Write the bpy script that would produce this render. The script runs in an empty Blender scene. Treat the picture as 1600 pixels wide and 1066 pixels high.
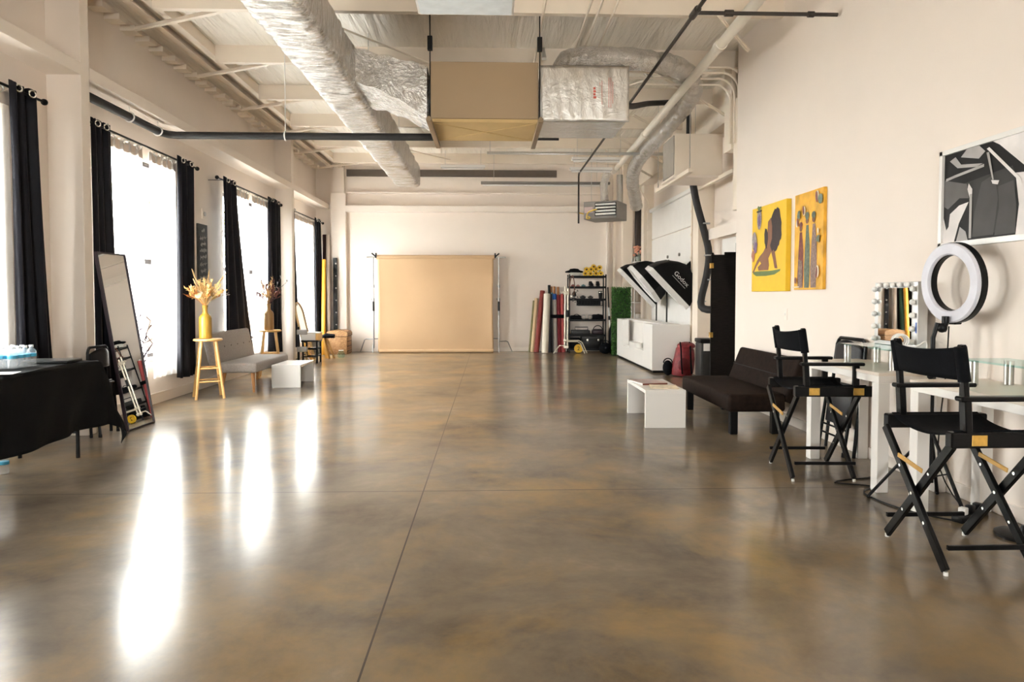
import bpy, bmesh, math, random
from mathutils import noise, Vector, Matrix, Quaternion, Euler
R = random.Random(7)
C = bpy.context.scene.collection
PI = math.pi
V = Vector

# ------------------------------------------------------------------ materials
MATS = {}
def nd(nt, t, **kw):
    n = nt.nodes.new(t)
    for k, v in kw.items():
        if k in n.inputs: n.inputs[k].default_value = v
        else: setattr(n, k, v)
    return n
def mat(name, col, rough=.5, metal=0., var=.06, scale=9., bump=0., bscale=60., spec=.5, sheen=0., trans=0., alpha=1., stretch=(1,1,1), emit=None, estr=0., coat=0., detail=3.):
    """Principled surface whose tone wanders a little with noise."""
    if name in MATS: return MATS[name]
    m = bpy.data.materials.new(name); m.use_nodes = True
    nt = m.node_tree; b = nt.nodes['Principled BSDF']; L = nt.links.new
    b.inputs['Roughness'].default_value = rough; b.inputs['Metallic'].default_value = metal
    b.inputs['Specular IOR Level'].default_value = spec
    b.inputs['Transmission Weight'].default_value = trans; b.inputs['Alpha'].default_value = alpha
    b.inputs['Coat Weight'].default_value = coat
    if sheen: b.inputs['Sheen Weight'].default_value = sheen
    tc = nd(nt, 'ShaderNodeTexCoord'); mp = nd(nt, 'ShaderNodeMapping'); mp.inputs['Scale'].default_value = stretch
    L(tc.outputs['Object'], mp.inputs['Vector'])
    no = nd(nt, 'ShaderNodeTexNoise', Scale=scale, Detail=detail); L(mp.outputs[0], no.inputs['Vector'])
    r = nd(nt, 'ShaderNodeValToRGB')
    c0 = [max(0, c * (1 - var)) for c in col]; c1 = [min(1, c * (1 + var)) for c in col]
    r.color_ramp.elements[0].position = .3; r.color_ramp.elements[1].position = .7
    r.color_ramp.elements[0].color = (*c0, 1); r.color_ramp.elements[1].color = (*c1, 1)
    L(no.outputs['Fac'], r.inputs['Fac']); L(r.outputs['Color'], b.inputs['Base Color'])
    if bump:
        n2 = nd(nt, 'ShaderNodeTexNoise', Scale=bscale, Detail=detail); L(mp.outputs[0], n2.inputs['Vector'])
        bp = nd(nt, 'ShaderNodeBump', Strength=bump, Distance=.02); L(n2.outputs['Fac'], bp.inputs['Height']); L(bp.outputs['Normal'], b.inputs['Normal'])
    if emit:
        b.inputs['Emission Color'].default_value = (*emit, 1); b.inputs['Emission Strength'].default_value = estr
    MATS[name] = m
    return m

wall_m = mat('cream wall paint', (.845, .757, .68), .6, var=.015, scale=2, bump=.02, bscale=200)
wallL_m = wall_m
trim_m = mat('cream trim paint', (.865, .78, .70), .45, var=.015, scale=3)
steel_m = mat('painted steel beams', (.84, .745, .63), .45, var=.03, scale=3)
white_m = mat('white gloss board', (.86, .84, .81), .25, var=.01, scale=3)
whitem_m = mat('matt white paint', (.84, .82, .79), .5, var=.02, scale=4)
black_fab = mat('black canvas', (.004, .0045, .006), .85, var=.2, scale=30, bump=.15, bscale=400, spec=.12)
cloth_m = mat('black tablecloth', (.0035, .0035, .0036), .8, var=.2, scale=12, bump=.1, bscale=250, spec=.15)
curt_m = mat('blackout curtain', (.006, .006, .010), .6, var=.2, scale=8, bump=.06, bscale=300, spec=.2, sheen=.03)
black_w = mat('black painted wood', (.0035, .0035, .004), .3, spec=.2, var=.25, scale=12, stretch=(1, 8, 8))
black_p = mat('black plastic', (.005, .005, .0055), .4, spec=.25, var=.15)
black_mt = mat('black metal', (.006, .006, .007), .35, spec=.25, metal=.2, var=.15)
chrome = mat('chrome', (.75, .75, .74), .18, metal=1., var=.05)
steel = mat('brushed steel', (.58, .57, .54), .3, metal=1., var=.06, scale=40)
brass = mat('brass', (.72, .46, .12), .3, metal=1., var=.12, scale=40)
gold_fr = mat('gold frame', (.62, .43, .20), .4, metal=.4, var=.15, scale=20)
oak = mat('natural stool wood', (.72, .43, .16), .4, var=.12, scale=5, stretch=(6, 6, .8))
oak_link = mat('golden wood strip', (.62, .36, .10), .4, var=.15, scale=10)
teak = mat('teak legs', (.45, .20, .06), .4, var=.15, scale=8, stretch=(6, 6, 1))
grey_fab = mat('grey sofa fabric', (.36, .325, .30), .9, var=.12, scale=60, bump=.2, bscale=300, spec=.2, sheen=.2)
brown_fab = mat('dark brown suede', (.016, .0095, .007), .8, var=.3, scale=20, bump=.12, bscale=200, spec=.1)
kraft = mat('tan seamless paper', (.56, .375, .215), .75, var=.03, scale=1.5, bump=.05, bscale=3)
greypaint = mat('grey enamel', (.22, .20, .18), .45, var=.06)
plast_grey = mat('charcoal plastic', (.018, .018, .018), .45, var=.1)
tan_metal = mat('tan duct metal', (.37, .262, .155), .5, metal=.1, var=.03, scale=1)
wood_pan = mat('duct underside board', (.60, .42, .19), .6, var=.05, scale=3)
rubber_w = mat('white nylon glide', (.8, .79, .75), .4)
def foil_mat(nm='wrinkled foil', bs=1., ro=.13):
    m = bpy.data.materials.new(nm); m.use_nodes = True; nt = m.node_tree; b = nt.nodes['Principled BSDF']; L = nt.links.new
    b.inputs['Base Color'].default_value = (.70, .675, .64, 1); b.inputs['Metallic'].default_value = .95; b.inputs['Roughness'].default_value = ro
    tc = nd(nt, 'ShaderNodeTexCoord'); mp = nd(nt, 'ShaderNodeMapping'); mp.inputs['Scale'].default_value = (1, 3.2, 1)
    L(tc.outputs['Object'], mp.inputs['Vector'])
    n1 = nd(nt, 'ShaderNodeTexNoise', Scale=4., Detail=7., Roughness=.65, Distortion=.6); L(mp.outputs[0], n1.inputs['Vector'])
    n2 = nd(nt, 'ShaderNodeTexVoronoi', Scale=6., feature='DISTANCE_TO_EDGE'); L(n1.outputs['Color'], n2.inputs['Vector'])
    bp = nd(nt, 'ShaderNodeBump', Strength=.9 * bs, Distance=.09); L(n1.outputs['Fac'], bp.inputs['Height'])
    bp2 = nd(nt, 'ShaderNodeBump', Strength=.35 * bs, Distance=.04); L(n2.outputs['Distance'], bp2.inputs['Height']); L(bp.outputs[0], bp2.inputs['Normal'])
    L(bp2.outputs[0], b.inputs['Normal'])
    return m
foil = foil_mat(); foil_soft = foil_mat('foil insulation facing', .4, .38)
def glass_mat(name, tint, rough=.02):
    m = bpy.data.materials.new(name); m.use_nodes = True; nt = m.node_tree; L = nt.links.new
    nt.nodes.remove(nt.nodes['Principled BSDF']); out = nt.nodes['Material Output']
    t = nd(nt, 'ShaderNodeBsdfTransparent', Color=(*tint, 1)); g = nd(nt, 'ShaderNodeBsdfGlossy', Roughness=rough)
    fr = nd(nt, 'ShaderNodeFresnel', IOR=1.45); mx = nd(nt, 'ShaderNodeMixShader')
    no = nd(nt, 'ShaderNodeTexNoise', Scale=3.); bp = nd(nt, 'ShaderNodeBump', Strength=.01); L(no.outputs['Fac'], bp.inputs['Height']); L(bp.outputs[0], g.inputs['Normal'])
    ge = nd(nt, 'ShaderNodeNewGeometry'); inv = nd(nt, 'ShaderNodeMath', operation='SUBTRACT'); inv.inputs[0].default_value = 1.; L(ge.outputs['Backfacing'], inv.inputs[1]); mu = nd(nt, 'ShaderNodeMath', operation='MULTIPLY'); L(inv.outputs[0], mu.inputs[0]); L(fr.outputs[0], mu.inputs[1])
    L(mu.outputs[0], mx.inputs[0]); L(t.outputs[0], mx.inputs[1]); L(g.outputs[0], mx.inputs[2]); L(mx.outputs[0], out.inputs[0])
    return m
glass = glass_mat('window glass', (.97, .99, .98))
shelf_glass = glass_mat('shelf glass', (.75, .93, .92))
def bottle_mat():
    m = glass_mat('clear bottle plastic', (.975, .985, .99), .12); nt = m.node_tree; L = nt.links.new; out = nt.nodes['Material Output']; old = out.inputs[0].links[0].from_socket
    df = nd(nt, 'ShaderNodeBsdfDiffuse', Color=(.85, .88, .92, 1)); mx = nd(nt, 'ShaderNodeMixShader'); mx.inputs[0].default_value = .16; L(old, mx.inputs[1]); L(df.outputs[0], mx.inputs[2]); L(mx.outputs[0], out.inputs[0]); return m
bottle_pl = bottle_mat()
def mirror_mat():
    m = bpy.data.materials.new('mirror silver'); m.use_nodes = True; nt = m.node_tree; b = nt.nodes['Principled BSDF']
    b.inputs['Metallic'].default_value = 1; b.inputs['Roughness'].default_value = .01
    no = nd(nt, 'ShaderNodeTexNoise', Scale=2.); r = nd(nt, 'ShaderNodeValToRGB')
    r.color_ramp.elements[0].color = (.86, .86, .85, 1); r.color_ramp.elements[1].color = (.90, .90, .89, 1)
    nt.links.new(no.outputs['Fac'], r.inputs[0]); nt.links.new(r.outputs[0], b.inputs['Base Color'])
    return m
mirror_m = mirror_mat()
def sheer_mat():
    m = bpy.data.materials.new('white sheer voile'); m.use_nodes = True; nt = m.node_tree; L = nt.links.new
    nt.nodes.remove(nt.nodes['Principled BSDF']); out = nt.nodes['Material Output']
    t = nd(nt, 'ShaderNodeBsdfTransparent'); tr = nd(nt, 'ShaderNodeBsdfTranslucent', Color=(.93, .91, .89, 1)); df = nd(nt, 'ShaderNodeBsdfDiffuse', Color=(.88, .86, .83, 1))
    a = nd(nt, 'ShaderNodeMixShader'); a.inputs[0].default_value = .3; c = nd(nt, 'ShaderNodeMixShader')
    wv = nd(nt, 'ShaderNodeTexNoise', Scale=300.); mr = nd(nt, 'ShaderNodeMapRange'); mr.inputs['To Min'].default_value = .66; mr.inputs['To Max'].default_value = .82
    L(wv.outputs['Fac'], mr.inputs['Value']); L(mr.outputs[0], c.inputs[0])
    L(tr.outputs[0], a.inputs[1]); L(df.outputs[0], a.inputs[2]); L(t.outputs[0], c.inputs[1]); L(a.outputs[0], c.inputs[2]); L(c.outputs[0], out.inputs[0])
    return m
sheer_m = sheer_mat()
def floor_mat():
    m = bpy.data.materials.new('polished stained concrete'); m.use_nodes = True; nt = m.node_tree; b = nt.nodes['Principled BSDF']; L = nt.links.new
    tc = nd(nt, 'ShaderNodeTexCoord'); sep = nd(nt, 'ShaderNodeSeparateXYZ'); L(tc.outputs['Object'], sep.inputs[0])
    n1 = nd(nt, 'ShaderNodeTexNoise', Scale=.9, Detail=12., Roughness=.7, Distortion=.25); L(tc.outputs['Object'], n1.inputs['Vector'])
    r1 = nd(nt, 'ShaderNodeValToRGB'); e = r1.color_ramp.elements
    e[0].position = .33; e[0].color = (.06, .046, .031, 1); e[1].position = .68; e[1].color = (.31, .25, .18, 1)
    q = e.new(.44); q.color = (.13, .10, .068, 1); q = e.new(.57); q.color = (.205, .162, .11, 1)
    L(n1.outputs['Fac'], r1.inputs[0])
    n2 = nd(nt, 'ShaderNodeTexNoise', Scale=1.1, Detail=10., Roughness=.68, Distortion=.3); mp = nd(nt, 'ShaderNodeMapping'); mp.inputs['Location'].default_value = (4, 9, 0); L(tc.outputs['Object'], mp.inputs[0]); L(mp.outputs[0], n2.inputs['Vector'])
    r2 = nd(nt, 'ShaderNodeValToRGB'); r2.color_ramp.elements[0].position = .47; r2.color_ramp.elements[1].position = .68
    r2.color_ramp.elements[0].color = (0, 0, 0, 1); r2.color_ramp.elements[1].color = (.75, .75, .75, 1); L(n2.outputs['Fac'], r2.inputs[0])
    m1 = nd(nt, 'ShaderNodeMix', data_type='RGBA'); L(r2.outputs[0], m1.inputs[0]); L(r1.outputs[0], m1.inputs[6]); m1.inputs[7].default_value = (.34, .215, .07, 1)   # rust coloured stain
    n3 = nd(nt, 'ShaderNodeTexNoise', Scale=.8, Detail=10., Roughness=.7, Distortion=.3); mp3 = nd(nt, 'ShaderNodeMapping'); mp3.inputs['Location'].default_value = (-7, 2, 0); L(tc.outputs['Object'], mp3.inputs[0]); L(mp3.outputs[0], n3.inputs['Vector'])
    r3 = nd(nt, 'ShaderNodeValToRGB'); r3.color_ramp.elements[0].position = .42; r3.color_ramp.elements[1].position = .80; r3.color_ramp.elements[0].color = (0, 0, 0, 1); r3.color_ramp.elements[1].color = (.7, .7, .7, 1); L(n3.outputs['Fac'], r3.inputs[0])
    m2 = nd(nt, 'ShaderNodeMix', data_type='RGBA'); L(r3.outputs[0], m2.inputs[0]); L(m1.outputs[2], m2.inputs[6]); m2.inputs[7].default_value = (.175, .15, .12, 1)   # grey cloudy stain
    # saw-cut joints
    def line(sock, pos, w):
        s = nd(nt, 'ShaderNodeMath', operation='SUBTRACT'); L(sock, s.inputs[0]); s.inputs[1].default_value = pos
        a = nd(nt, 'ShaderNodeMath', operation='ABSOLUTE'); L(s.outputs[0], a.inputs[0])
        l = nd(nt, 'ShaderNodeMath', operation='LESS_THAN'); L(a.outputs[0], l.inputs[0]); l.inputs[1].default_value = w
        return l.outputs[0]
    ls = [line(sep.outputs[0], -.43, .004), line(sep.outputs[1], 4.355, .005), line(sep.outputs[1], 10.75, .008), line(sep.outputs[1], -2.0, .006)]
    acc = ls[0]
    for l in ls[1:]:
        mx = nd(nt, 'ShaderNodeMath', operation='MAXIMUM'); L(acc, mx.inputs[0]); L(l, mx.inputs[1]); acc = mx.outputs[0]
    m3 = nd(nt, 'ShaderNodeMix', data_type='RGBA'); L(acc, m3.inputs[0]); L(m2.outputs[2], m3.inputs[6]); m3.inputs[7].default_value = (.055, .038, .026, 1)
    L(m3.outputs[2], b.inputs['Base Color'])
    rr = nd(nt, 'ShaderNodeMapRange'); rr.inputs['From Min'].default_value = .3; rr.inputs['From Max'].default_value = .7; rr.inputs['To Min'].default_value = .277; rr.inputs['To Max'].default_value = .31
    L(n3.outputs['Fac'], rr.inputs['Value']); L(rr.outputs[0], b.inputs['Roughness'])
    b.inputs['Specular IOR Level'].default_value = .6; b.inputs['IOR'].default_value = 1.6
    bp = nd(nt, 'ShaderNodeBump', Strength=.012, Distance=.01); L(n1.outputs['Fac'], bp.inputs['Height']); L(bp.outputs[0], b.inputs['Normal'])
    # the sealer is polished unevenly: half of it mirrors more sharply
    g = nd(nt, 'ShaderNodeBsdfPrincipled'); L(m3.outputs[2], g.inputs['Base Color']); L(bp.outputs[0], g.inputs['Normal']); g.inputs['Specular IOR Level'].default_value = .6; g.inputs['IOR'].default_value = 1.6
    r4 = nd(nt, 'ShaderNodeMapRange'); r4.inputs['From Min'].default_value = .3; r4.inputs['From Max'].default_value = .7; r4.inputs['To Min'].default_value = .11; r4.inputs['To Max'].default_value = .20; L(n3.outputs['Fac'], r4.inputs['Value']); L(r4.outputs[0], g.inputs['Roughness'])
    ms = nd(nt, 'ShaderNodeMixShader'); ms.inputs[0].default_value = .68; L(b.outputs[0], ms.inputs[1]); L(g.outputs[0], ms.inputs[2]); L(ms.outputs[0], nt.nodes['Material Output'].inputs[0])
    return m
def ceil_mat():
    """White faced roof insulation sagging in soft folds between the purlins."""
    m = bpy.data.materials.new('roof insulation facing'); m.use_nodes = True; nt = m.node_tree; b = nt.nodes['Principled BSDF']; L = nt.links.new
    b.inputs['Base Color'].default_value = (.90, .84, .75, 1); b.inputs['Roughness'].default_value = .45
    tc = nd(nt, 'ShaderNodeTexCoord'); mp = nd(nt, 'ShaderNodeMapping'); mp.inputs['Scale'].default_value = (3.5, .35, 1); L(tc.outputs['Object'], mp.inputs[0])
    no = nd(nt, 'ShaderNodeTexNoise', Scale=2.2, Detail=5., Distortion=.4); L(mp.outputs[0], no.inputs['Vector'])
    wv = nd(nt, 'ShaderNodeTexWave', Scale=.16, Distortion=0.); wv.bands_direction = 'X'; L(tc.outputs['Object'], wv.inputs['Vector'])
    pw = nd(nt, 'ShaderNodeMath', operation='POWER'); L(wv.outputs['Fac'], pw.inputs[0]); pw.inputs[1].default_value = 30.
    bp = nd(nt, 'ShaderNodeBump', Strength=.7, Distance=.12); L(no.outputs['Fac'], bp.inputs['Height'])
    bp2 = nd(nt, 'ShaderNodeBump', Strength=.6, Distance=.05); L(pw.outputs[0], bp2.inputs['Height']); L(bp.outputs[0], bp2.inputs['Normal'])
    L(bp2.outputs[0], b.inputs['Normal'])
    return m

# ------------------------------------------------------------------ mesh building
class MB:
    def __init__(s): s.bm = bmesh.new(); s.mi = 0
    def _m(s, n0):
        for f in list(s.bm.faces)[n0:]: f.material_index = s.mi
    def raw(s, vs, fs):
        n0 = len(s.bm.faces); v = [s.bm.verts.new(p) for p in vs]
        for f in fs:
            try: s.bm.faces.new([v[i] for i in f])
            except ValueError: pass
        s._m(n0); return v
    def box(s, a, b, bev=0., M=None, seg=2):
        a, b = V(a), V(b); c = (a + b) / 2; d = b - a
        t = bmesh.new(); bmesh.ops.create_cube(t, size=1, matrix=Matrix.Translation(c) @ Matrix.Diagonal((*d, 1)))
        if bev: bmesh.ops.bevel(t, geom=t.edges[:] + t.verts[:], offset=min(bev, min(abs(x) for x in d) * .48), segments=seg, profile=.5, affect='EDGES')
        s.merge(t, M)
    def merge(s, t, M=None):
        if M is not None: bmesh.ops.transform(t, matrix=M, verts=t.verts)
        t.verts.ensure_lookup_table(); t.verts.index_update()
        s.raw([v.co.copy() for v in t.verts], [[v.index for v in f.verts] for f in t.faces]); t.free()
    def bar(s, p, q, w, h, up=(0, 0, 1), bev=0.):
        """Rectangular bar from p to q, w across and h along up."""
        p, q = V(p), V(q); z = (q - p); l = z.length; z.normalize(); u = V(up)
        x = u.cross(z)
        if x.length < 1e-4: x = V((1, 0, 0)).cross(z)
        x.normalize(); y = z.cross(x)
        M = Matrix(((x.x, y.x, z.x, 0), (x.y, y.y, z.y, 0), (x.z, y.z, z.z, 0), (0, 0, 0, 1)))
        s.box((-w / 2, -h / 2, 0), (w / 2, h / 2, l), bev, Matrix.Translation(p) @ M, 1)
    def tube(s, pts, r, seg=10, cap=True, closed=False):
        pts = [V(p) for p in pts]; n = len(pts)
        rs = r if isinstance(r, (list, tuple)) else [r] * n
        rings = []; x = None
        for i in range(n):
            if closed: d = pts[(i + 1) % n] - pts[i - 1]
            else: d = pts[min(i + 1, n - 1)] - pts[max(i - 1, 0)]
            d.normalize()
            if x is None:
                x = d.cross(V((0, 0, 1)));
                if x.length < .1: x = d.cross(V((1, 0, 0)))
            else: x = x - d * x.dot(d)
            x.normalize(); y = d.cross(x)
            rings.append([pts[i] + (x * math.cos(2 * PI * k / seg) + y * math.sin(2 * PI * k / seg)) * rs[i] for k in range(seg)])
        vs = [v for rg in rings for v in rg]; fs = []
        for i in range(n if closed else n - 1):
            j = (i + 1) % n
            for k in range(seg):
                l = (k + 1) % seg
                fs.append((i * seg + k, i * seg + l, j * seg + l, j * seg + k))
        if cap and not closed: fs += [tuple(range(seg - 1, -1, -1)), tuple((n - 1) * seg + k for k in range(seg))]
        s.raw(vs, fs)
    def cyl(s, p, q, r, r2=None, seg=16): s.tube([p, q], [r, r if r2 is None else r2], seg)
    def lathe(s, prof, c=(0, 0, 0), seg=24, M=None):
        c = V(c); vs = []; fs = []; n = len(prof)
        for (r, z) in prof:
            for k in range(seg): vs.append(V((r * math.cos(2 * PI * k / seg), r * math.sin(2 * PI * k / seg), z)))
        for i in range(n - 1):
            for k in range(seg):
                l = (k + 1) % seg; fs.append((i * seg + k, i * seg + l, (i + 1) * seg + l, (i + 1) * seg + k))
        fs += [tuple(range(seg - 1, -1, -1)), tuple((n - 1) * seg + k for k in range(seg))]
        s.raw([(M @ v if M else v) + c for v in vs], fs)
    def torus(s, c, R_, r, axis=(0, 0, 1), seg=32, ss=10, M=None, sy=1.):
        q = V((0, 0, 1)).rotation_difference(V(axis)); c = V(c)
        s.tube([c + q @ V((R_ * math.cos(2 * PI * k / seg), R_ * sy * math.sin(2 * PI * k / seg), 0)) for k in range(seg)], r, ss, closed=True)
    def ball(s, c, r, sub=2, sc=(1, 1, 1)):
        t = bmesh.new(); bmesh.ops.create_icosphere(t, subdivisions=sub, radius=r, matrix=Matrix.Translation(c) @ Matrix.Diagonal((*sc, 1))); s.merge(t)
    def prism(s, poly, d, M=None):
        """Polygon in xy pushed to thickness d along z."""
        n = len(poly); vs = [V((x, y, 0)) for x, y in poly] + [V((x, y, d)) for x, y in poly]
        fs = [tuple(range(n - 1, -1, -1)), tuple(range(n, 2 * n))] + [(i, (i + 1) % n, n + (i + 1) % n, n + i) for i in range(n)]
        s.raw([M @ v for v in vs] if M else vs, fs)
    def grid(s, nu, nv, fn):
        vs = [fn(i / nu, j / nv) for j in range(nv + 1) for i in range(nu + 1)]
        s.raw(vs, [(j * (nu + 1) + i, j * (nu + 1) + i + 1, (j + 1) * (nu + 1) + i + 1, (j + 1) * (nu + 1) + i) for j in range(nv) for i in range(nu)])
    def blade(s, pts, w, up=None):
        """A thin leaf or petal along pts, widest in its middle."""
        pts = [V(p) for p in pts]; n = len(pts); vs = []; fs = []
        for i, p in enumerate(pts):
            d = (pts[min(i + 1, n - 1)] - pts[max(i - 1, 0)]).normalized(); x = d.cross(V(up) if up else V((.3, .2, 1))); x.normalize(); z = x.cross(d)
            ww = w * (math.sin(PI * (.12 + .86 * i / (n - 1))))
            vs += [p - x * ww, p + z * ww * .25, p + x * ww, p - z * ww * .12]
        for i in range(n - 1):
            for k in range(4): l = (k + 1) % 4; fs.append((i * 4 + k, i * 4 + l, i * 4 + 4 + l, i * 4 + 4 + k))
        fs += [(3, 2, 1, 0), tuple((n - 1) * 4 + k for k in range(4))]
        s.raw(vs, fs)
    def obj(s, name, m, parent=None, smooth=35., solid=0., sub=0):
        bmesh.ops.recalc_face_normals(s.bm, faces=s.bm.faces)
        me = bpy.data.meshes.new(name); s.bm.to_mesh(me); s.bm.free()
        for mm in (m if isinstance(m, (list, tuple)) else [m]): me.materials.append(mm)
        o = bpy.data.objects.new(name, me); C.objects.link(o)
        if parent is not None: o.parent = parent
        if smooth:
            me.shade_smooth()
            try: me.set_sharp_from_angle(angle=math.radians(smooth))
            except Exception: pass
        if solid:
            k = o.modifiers.new('thickness', 'SOLIDIFY'); k.thickness = solid; k.offset = 0
        if sub:
            k = o.modifiers.new('soften', 'SUBSURF'); k.levels = sub; k.render_levels = sub
        return o
def tag(o, label, cat, group=None):
    o['label'] = label; o['category'] = cat
    if group: o['group'] = group
    return o
def thing(name, label, cat, loc=(0, 0, 0), rz=0., group=None):
    o = bpy.data.objects.new(name, None); C.objects.link(o); o.empty_display_size = .1
    o.location = loc; o.rotation_euler = (0, 0, rz)
    return tag(o, label, cat, group)
def part(name, mb, m, parent, label=None, **k):
    o = mb.obj(name, m, parent, **k)
    if label: o['label'] = label
    return o
def solo(name, mb, m, label, cat, loc=(0, 0, 0), rz=0., group=None, **k):
    o = mb.obj(name, m, **k); o.location = loc; o.rotation_euler = (0, 0, rz)
    return tag(o, label, cat, group)
def struct(name, mb, m, parent=None, label=None, **k):
    o = mb.obj(name, m, parent, **k)
    if parent is None: o['kind'] = 'structure'
    if label: o['label'] = label
    return o
def dup(root, loc=None, rz=None, label=None, group=None, rot=None):
    r = root.copy(); C.objects.link(r)
    if loc is not None: r.location = loc
    if rz is not None: r.rotation_euler = (0, 0, rz)
    if rot is not None: r.rotation_euler = rot
    if label: r['label'] = label
    if group: r['group'] = group
    for ch in list(root.children):
        c = ch.copy(); C.objects.link(c); c.parent = r
        for g in list(ch.children):
            d = g.copy(); C.objects.link(d); d.parent = c
    return r
def mb1(f, *a, **k):
    m = MB(); getattr(m, f)(*a, **k); return m
def box(a, b, bev=0., **k): return mb1('box', a, b, bev, **k)
def text_mesh(txt, size, ext, M):
    cu = bpy.data.curves.new('lettering', 'FONT'); cu.body = txt; cu.size = size; cu.extrude = ext; cu.align_x = 'CENTER'; cu.align_y = 'CENTER'
    o = bpy.data.objects.new('lettering', cu); C.objects.link(o)
    me = bpy.data.meshes.new_from_object(o.evaluated_get(bpy.context.evaluated_depsgraph_get()))
    bpy.data.objects.remove(o); bpy.data.curves.remove(cu)
    t = bmesh.new(); t.from_mesh(me); bpy.data.meshes.remove(me)
    m = MB(); m.merge(t, M); return m
def frame_M(o, x, y, z):
    x, y, z = V(x).normalized(), V(y).normalized(), V(z).normalized(); o = V(o)
    return Matrix(((x.x, y.x, z.x, o.x), (x.y, y.y, z.y, o.y), (x.z, y.z, z.z, o.z), (0, 0, 0, 1)))
def arc(c, r, a0, a1, n, pl='xz'):
    out = []
    for i in range(n + 1):
        a = math.radians(a0 + (a1 - a0) * i / n); u, w = r * math.cos(a), r * math.sin(a)
        out.append(V(c) + (V((u, 0, w)) if pl == 'xz' else V((0, u, w)) if pl == 'yz' else V((u, w, 0))))
    return out
SKY, EXPO = 8.5, 2.48

# ------------------------------------------------------------------ the room
XL, XR, XO, YB, YE, YF, ZC = -3.9, 2.92, 3.5, 15.5, 8.05, -4.0, 4.23
fl = struct('floor', box((XL - .3, YF - .3, -.12), (XO + .3, YB + .3, 0)), floor_mat(), smooth=0)
struct('ceiling', box((XL - .3, YF - .3, ZC), (XO + .3, YB + .3, ZC + .1)), ceil_mat(), smooth=0)
WIN = [(3.9, 5.3), (6.9, 8.45), (10.15, 12.0), (13.2, 14.8)]; ZS, ZH = .54, 2.78
m = MB(); y = YF - .2
for a, b in WIN:
    m.box((XL - .16, y, 0), (XL, a, ZC)); m.box((XL - .16, a, 0), (XL, b, ZS)); m.box((XL - .16, a, ZH), (XL, b, ZC)); y = b
m.box((XL - .16, y, 0), (XL, YB + .2, ZC)); struct('wall_left', m, wallL_m, smooth=0)
struct('wall_back', box((XL, YB, 0), (XO + .2, YB + .2, ZC)), wall_m, smooth=0)
m = box((XR, YF, 0), (XR + .12, YE, ZC)); struct('wall_right', m, wall_m, smooth=0)
struct('wall_recess', box((XO, YF, 0), (XO + .2, YB, ZC)), wall_m, smooth=0)
m = MB(); SX0, SX1, SZ = -.6, .9, 2.3      # storefront glazing behind the camera
m.box((XL, YF - .2, 0), (SX0, YF, ZC)); m.box((SX1, YF - .2, 0), (XO + .2, YF, ZC)); m.box((SX0, YF - .2, SZ), (SX1, YF, ZC))
struct('wall_front', m, wall_m, smooth=0)
# windows
for i, (a, b) in enumerate(WIN):
    m = MB(); x = XL - .10
    for p, q in (((x, a, ZS), (x + .05, a + .05, ZH)), ((x, b - .05, ZS), (x + .05, b, ZH)), ((x, a, ZH - .05), (x + .05, b, ZH)), ((x, a, ZS), (x + .05, b, ZS + .05)), ((x, a, 1.62), (x + .05, b, 1.68))): m.box(p, q, .006)
    w = struct('window_%d' % (i + 1), m, mat('dark bronze frame', (.06, .05, .05), .4), smooth=0)
    part('pane', box((x + .02, a + .04, ZS + .04), (x + .028, b - .04, ZH - .04)), glass, w, smooth=0)
    part('sill', box((XL - .15, a - .03, ZS - .03), (XL + .03, b + .03, ZS + .006), .006), trim_m, w, smooth=0)
m = MB()
for k in range(5):
    x = SX0 + (SX1 - SX0 - .06) * k / 4; m.box((x, YF - .14, 0), (x + .06, YF - .06, SZ))
m.box((SX0, YF - .14, SZ - .06), (SX1, YF - .06, SZ)); m.box((SX0, YF - .14, 0), (SX1, YF - .06, .1)); m.box((SX0, YF - .14, 2.1), (SX1, YF - .06, 2.16))
w = struct('window_7', m, mat('dark bronze frame', (.06, .05, .05), .4), smooth=0)
part('pane', box((SX0, YF - .105, .05), (SX1, YF - .095, SZ - .05)), glass, w, smooth=0)
# baseboards
m = box((XL, YF, 0), (XL + .015, YB, .11), .004); m.box((XL, YF, .11), (XL + .02, YB, .125), .004); struct('baseboard_left', m, trim_m, smooth=0)
struct('baseboard_right', box((XR - .012, YF, 0), (XR, YE, .09), .004), trim_m, smooth=0)
struct('baseboard_back', box((XL, YB - .012, 0), (XO, YB, .09), .004), trim_m, smooth=0)
TN = [0]
def trim(m, mt=None, label=None, **k):
    TN[0] += 1; return struct('trim_%d' % TN[0], m, mt or steel_m, label=label, smooth=k.get('smooth', 0))
# wall columns on the left, girts between them, the eave beam and its deck ribs
for y0 in (-.2, 6.2, 12.6):
    m = box((XL, y0, 0), (-3.6, y0 + .13, ZC), .004); trim(m, trim_m, 'tall cream steel column standing against the window wall')
for a, b in ((-.0, 6.2), (6.33, 12.6), (12.73, YB)):
    m = box((XL, a, 3.2), (-3.615, b, 3.225)); m.box((-3.615, a, 3.198), (-3.6, b, 3.305), .003); trim(m, trim_m, 'cream horizontal girt ledge between columns above the windows')
m = box((-3.545, YF, 4.10), (-3.47, YB, 4.125)); m.box((-3.35, YF, 4.10), (-3.275, YB, 4.125)); m.box((-3.56, YF, 4.098), (-3.545, YB, ZC)); m.box((-3.275, YF, 4.098), (-3.26, YB, ZC)); m.box((-3.5, YF, 4.19), (-3.32, YB, 4.21)); trim(m, steel_m, 'long eave beam running along the ceiling edge')
m = MB()
for k in range(32):
    y = 5.6 + k * .305; m.box((XL, y, 4.05), (-3.74, y + .15, 4.11), .004)
trim(m, steel_m, 'row of deck rib ends stepping along the top of the window wall')
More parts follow.
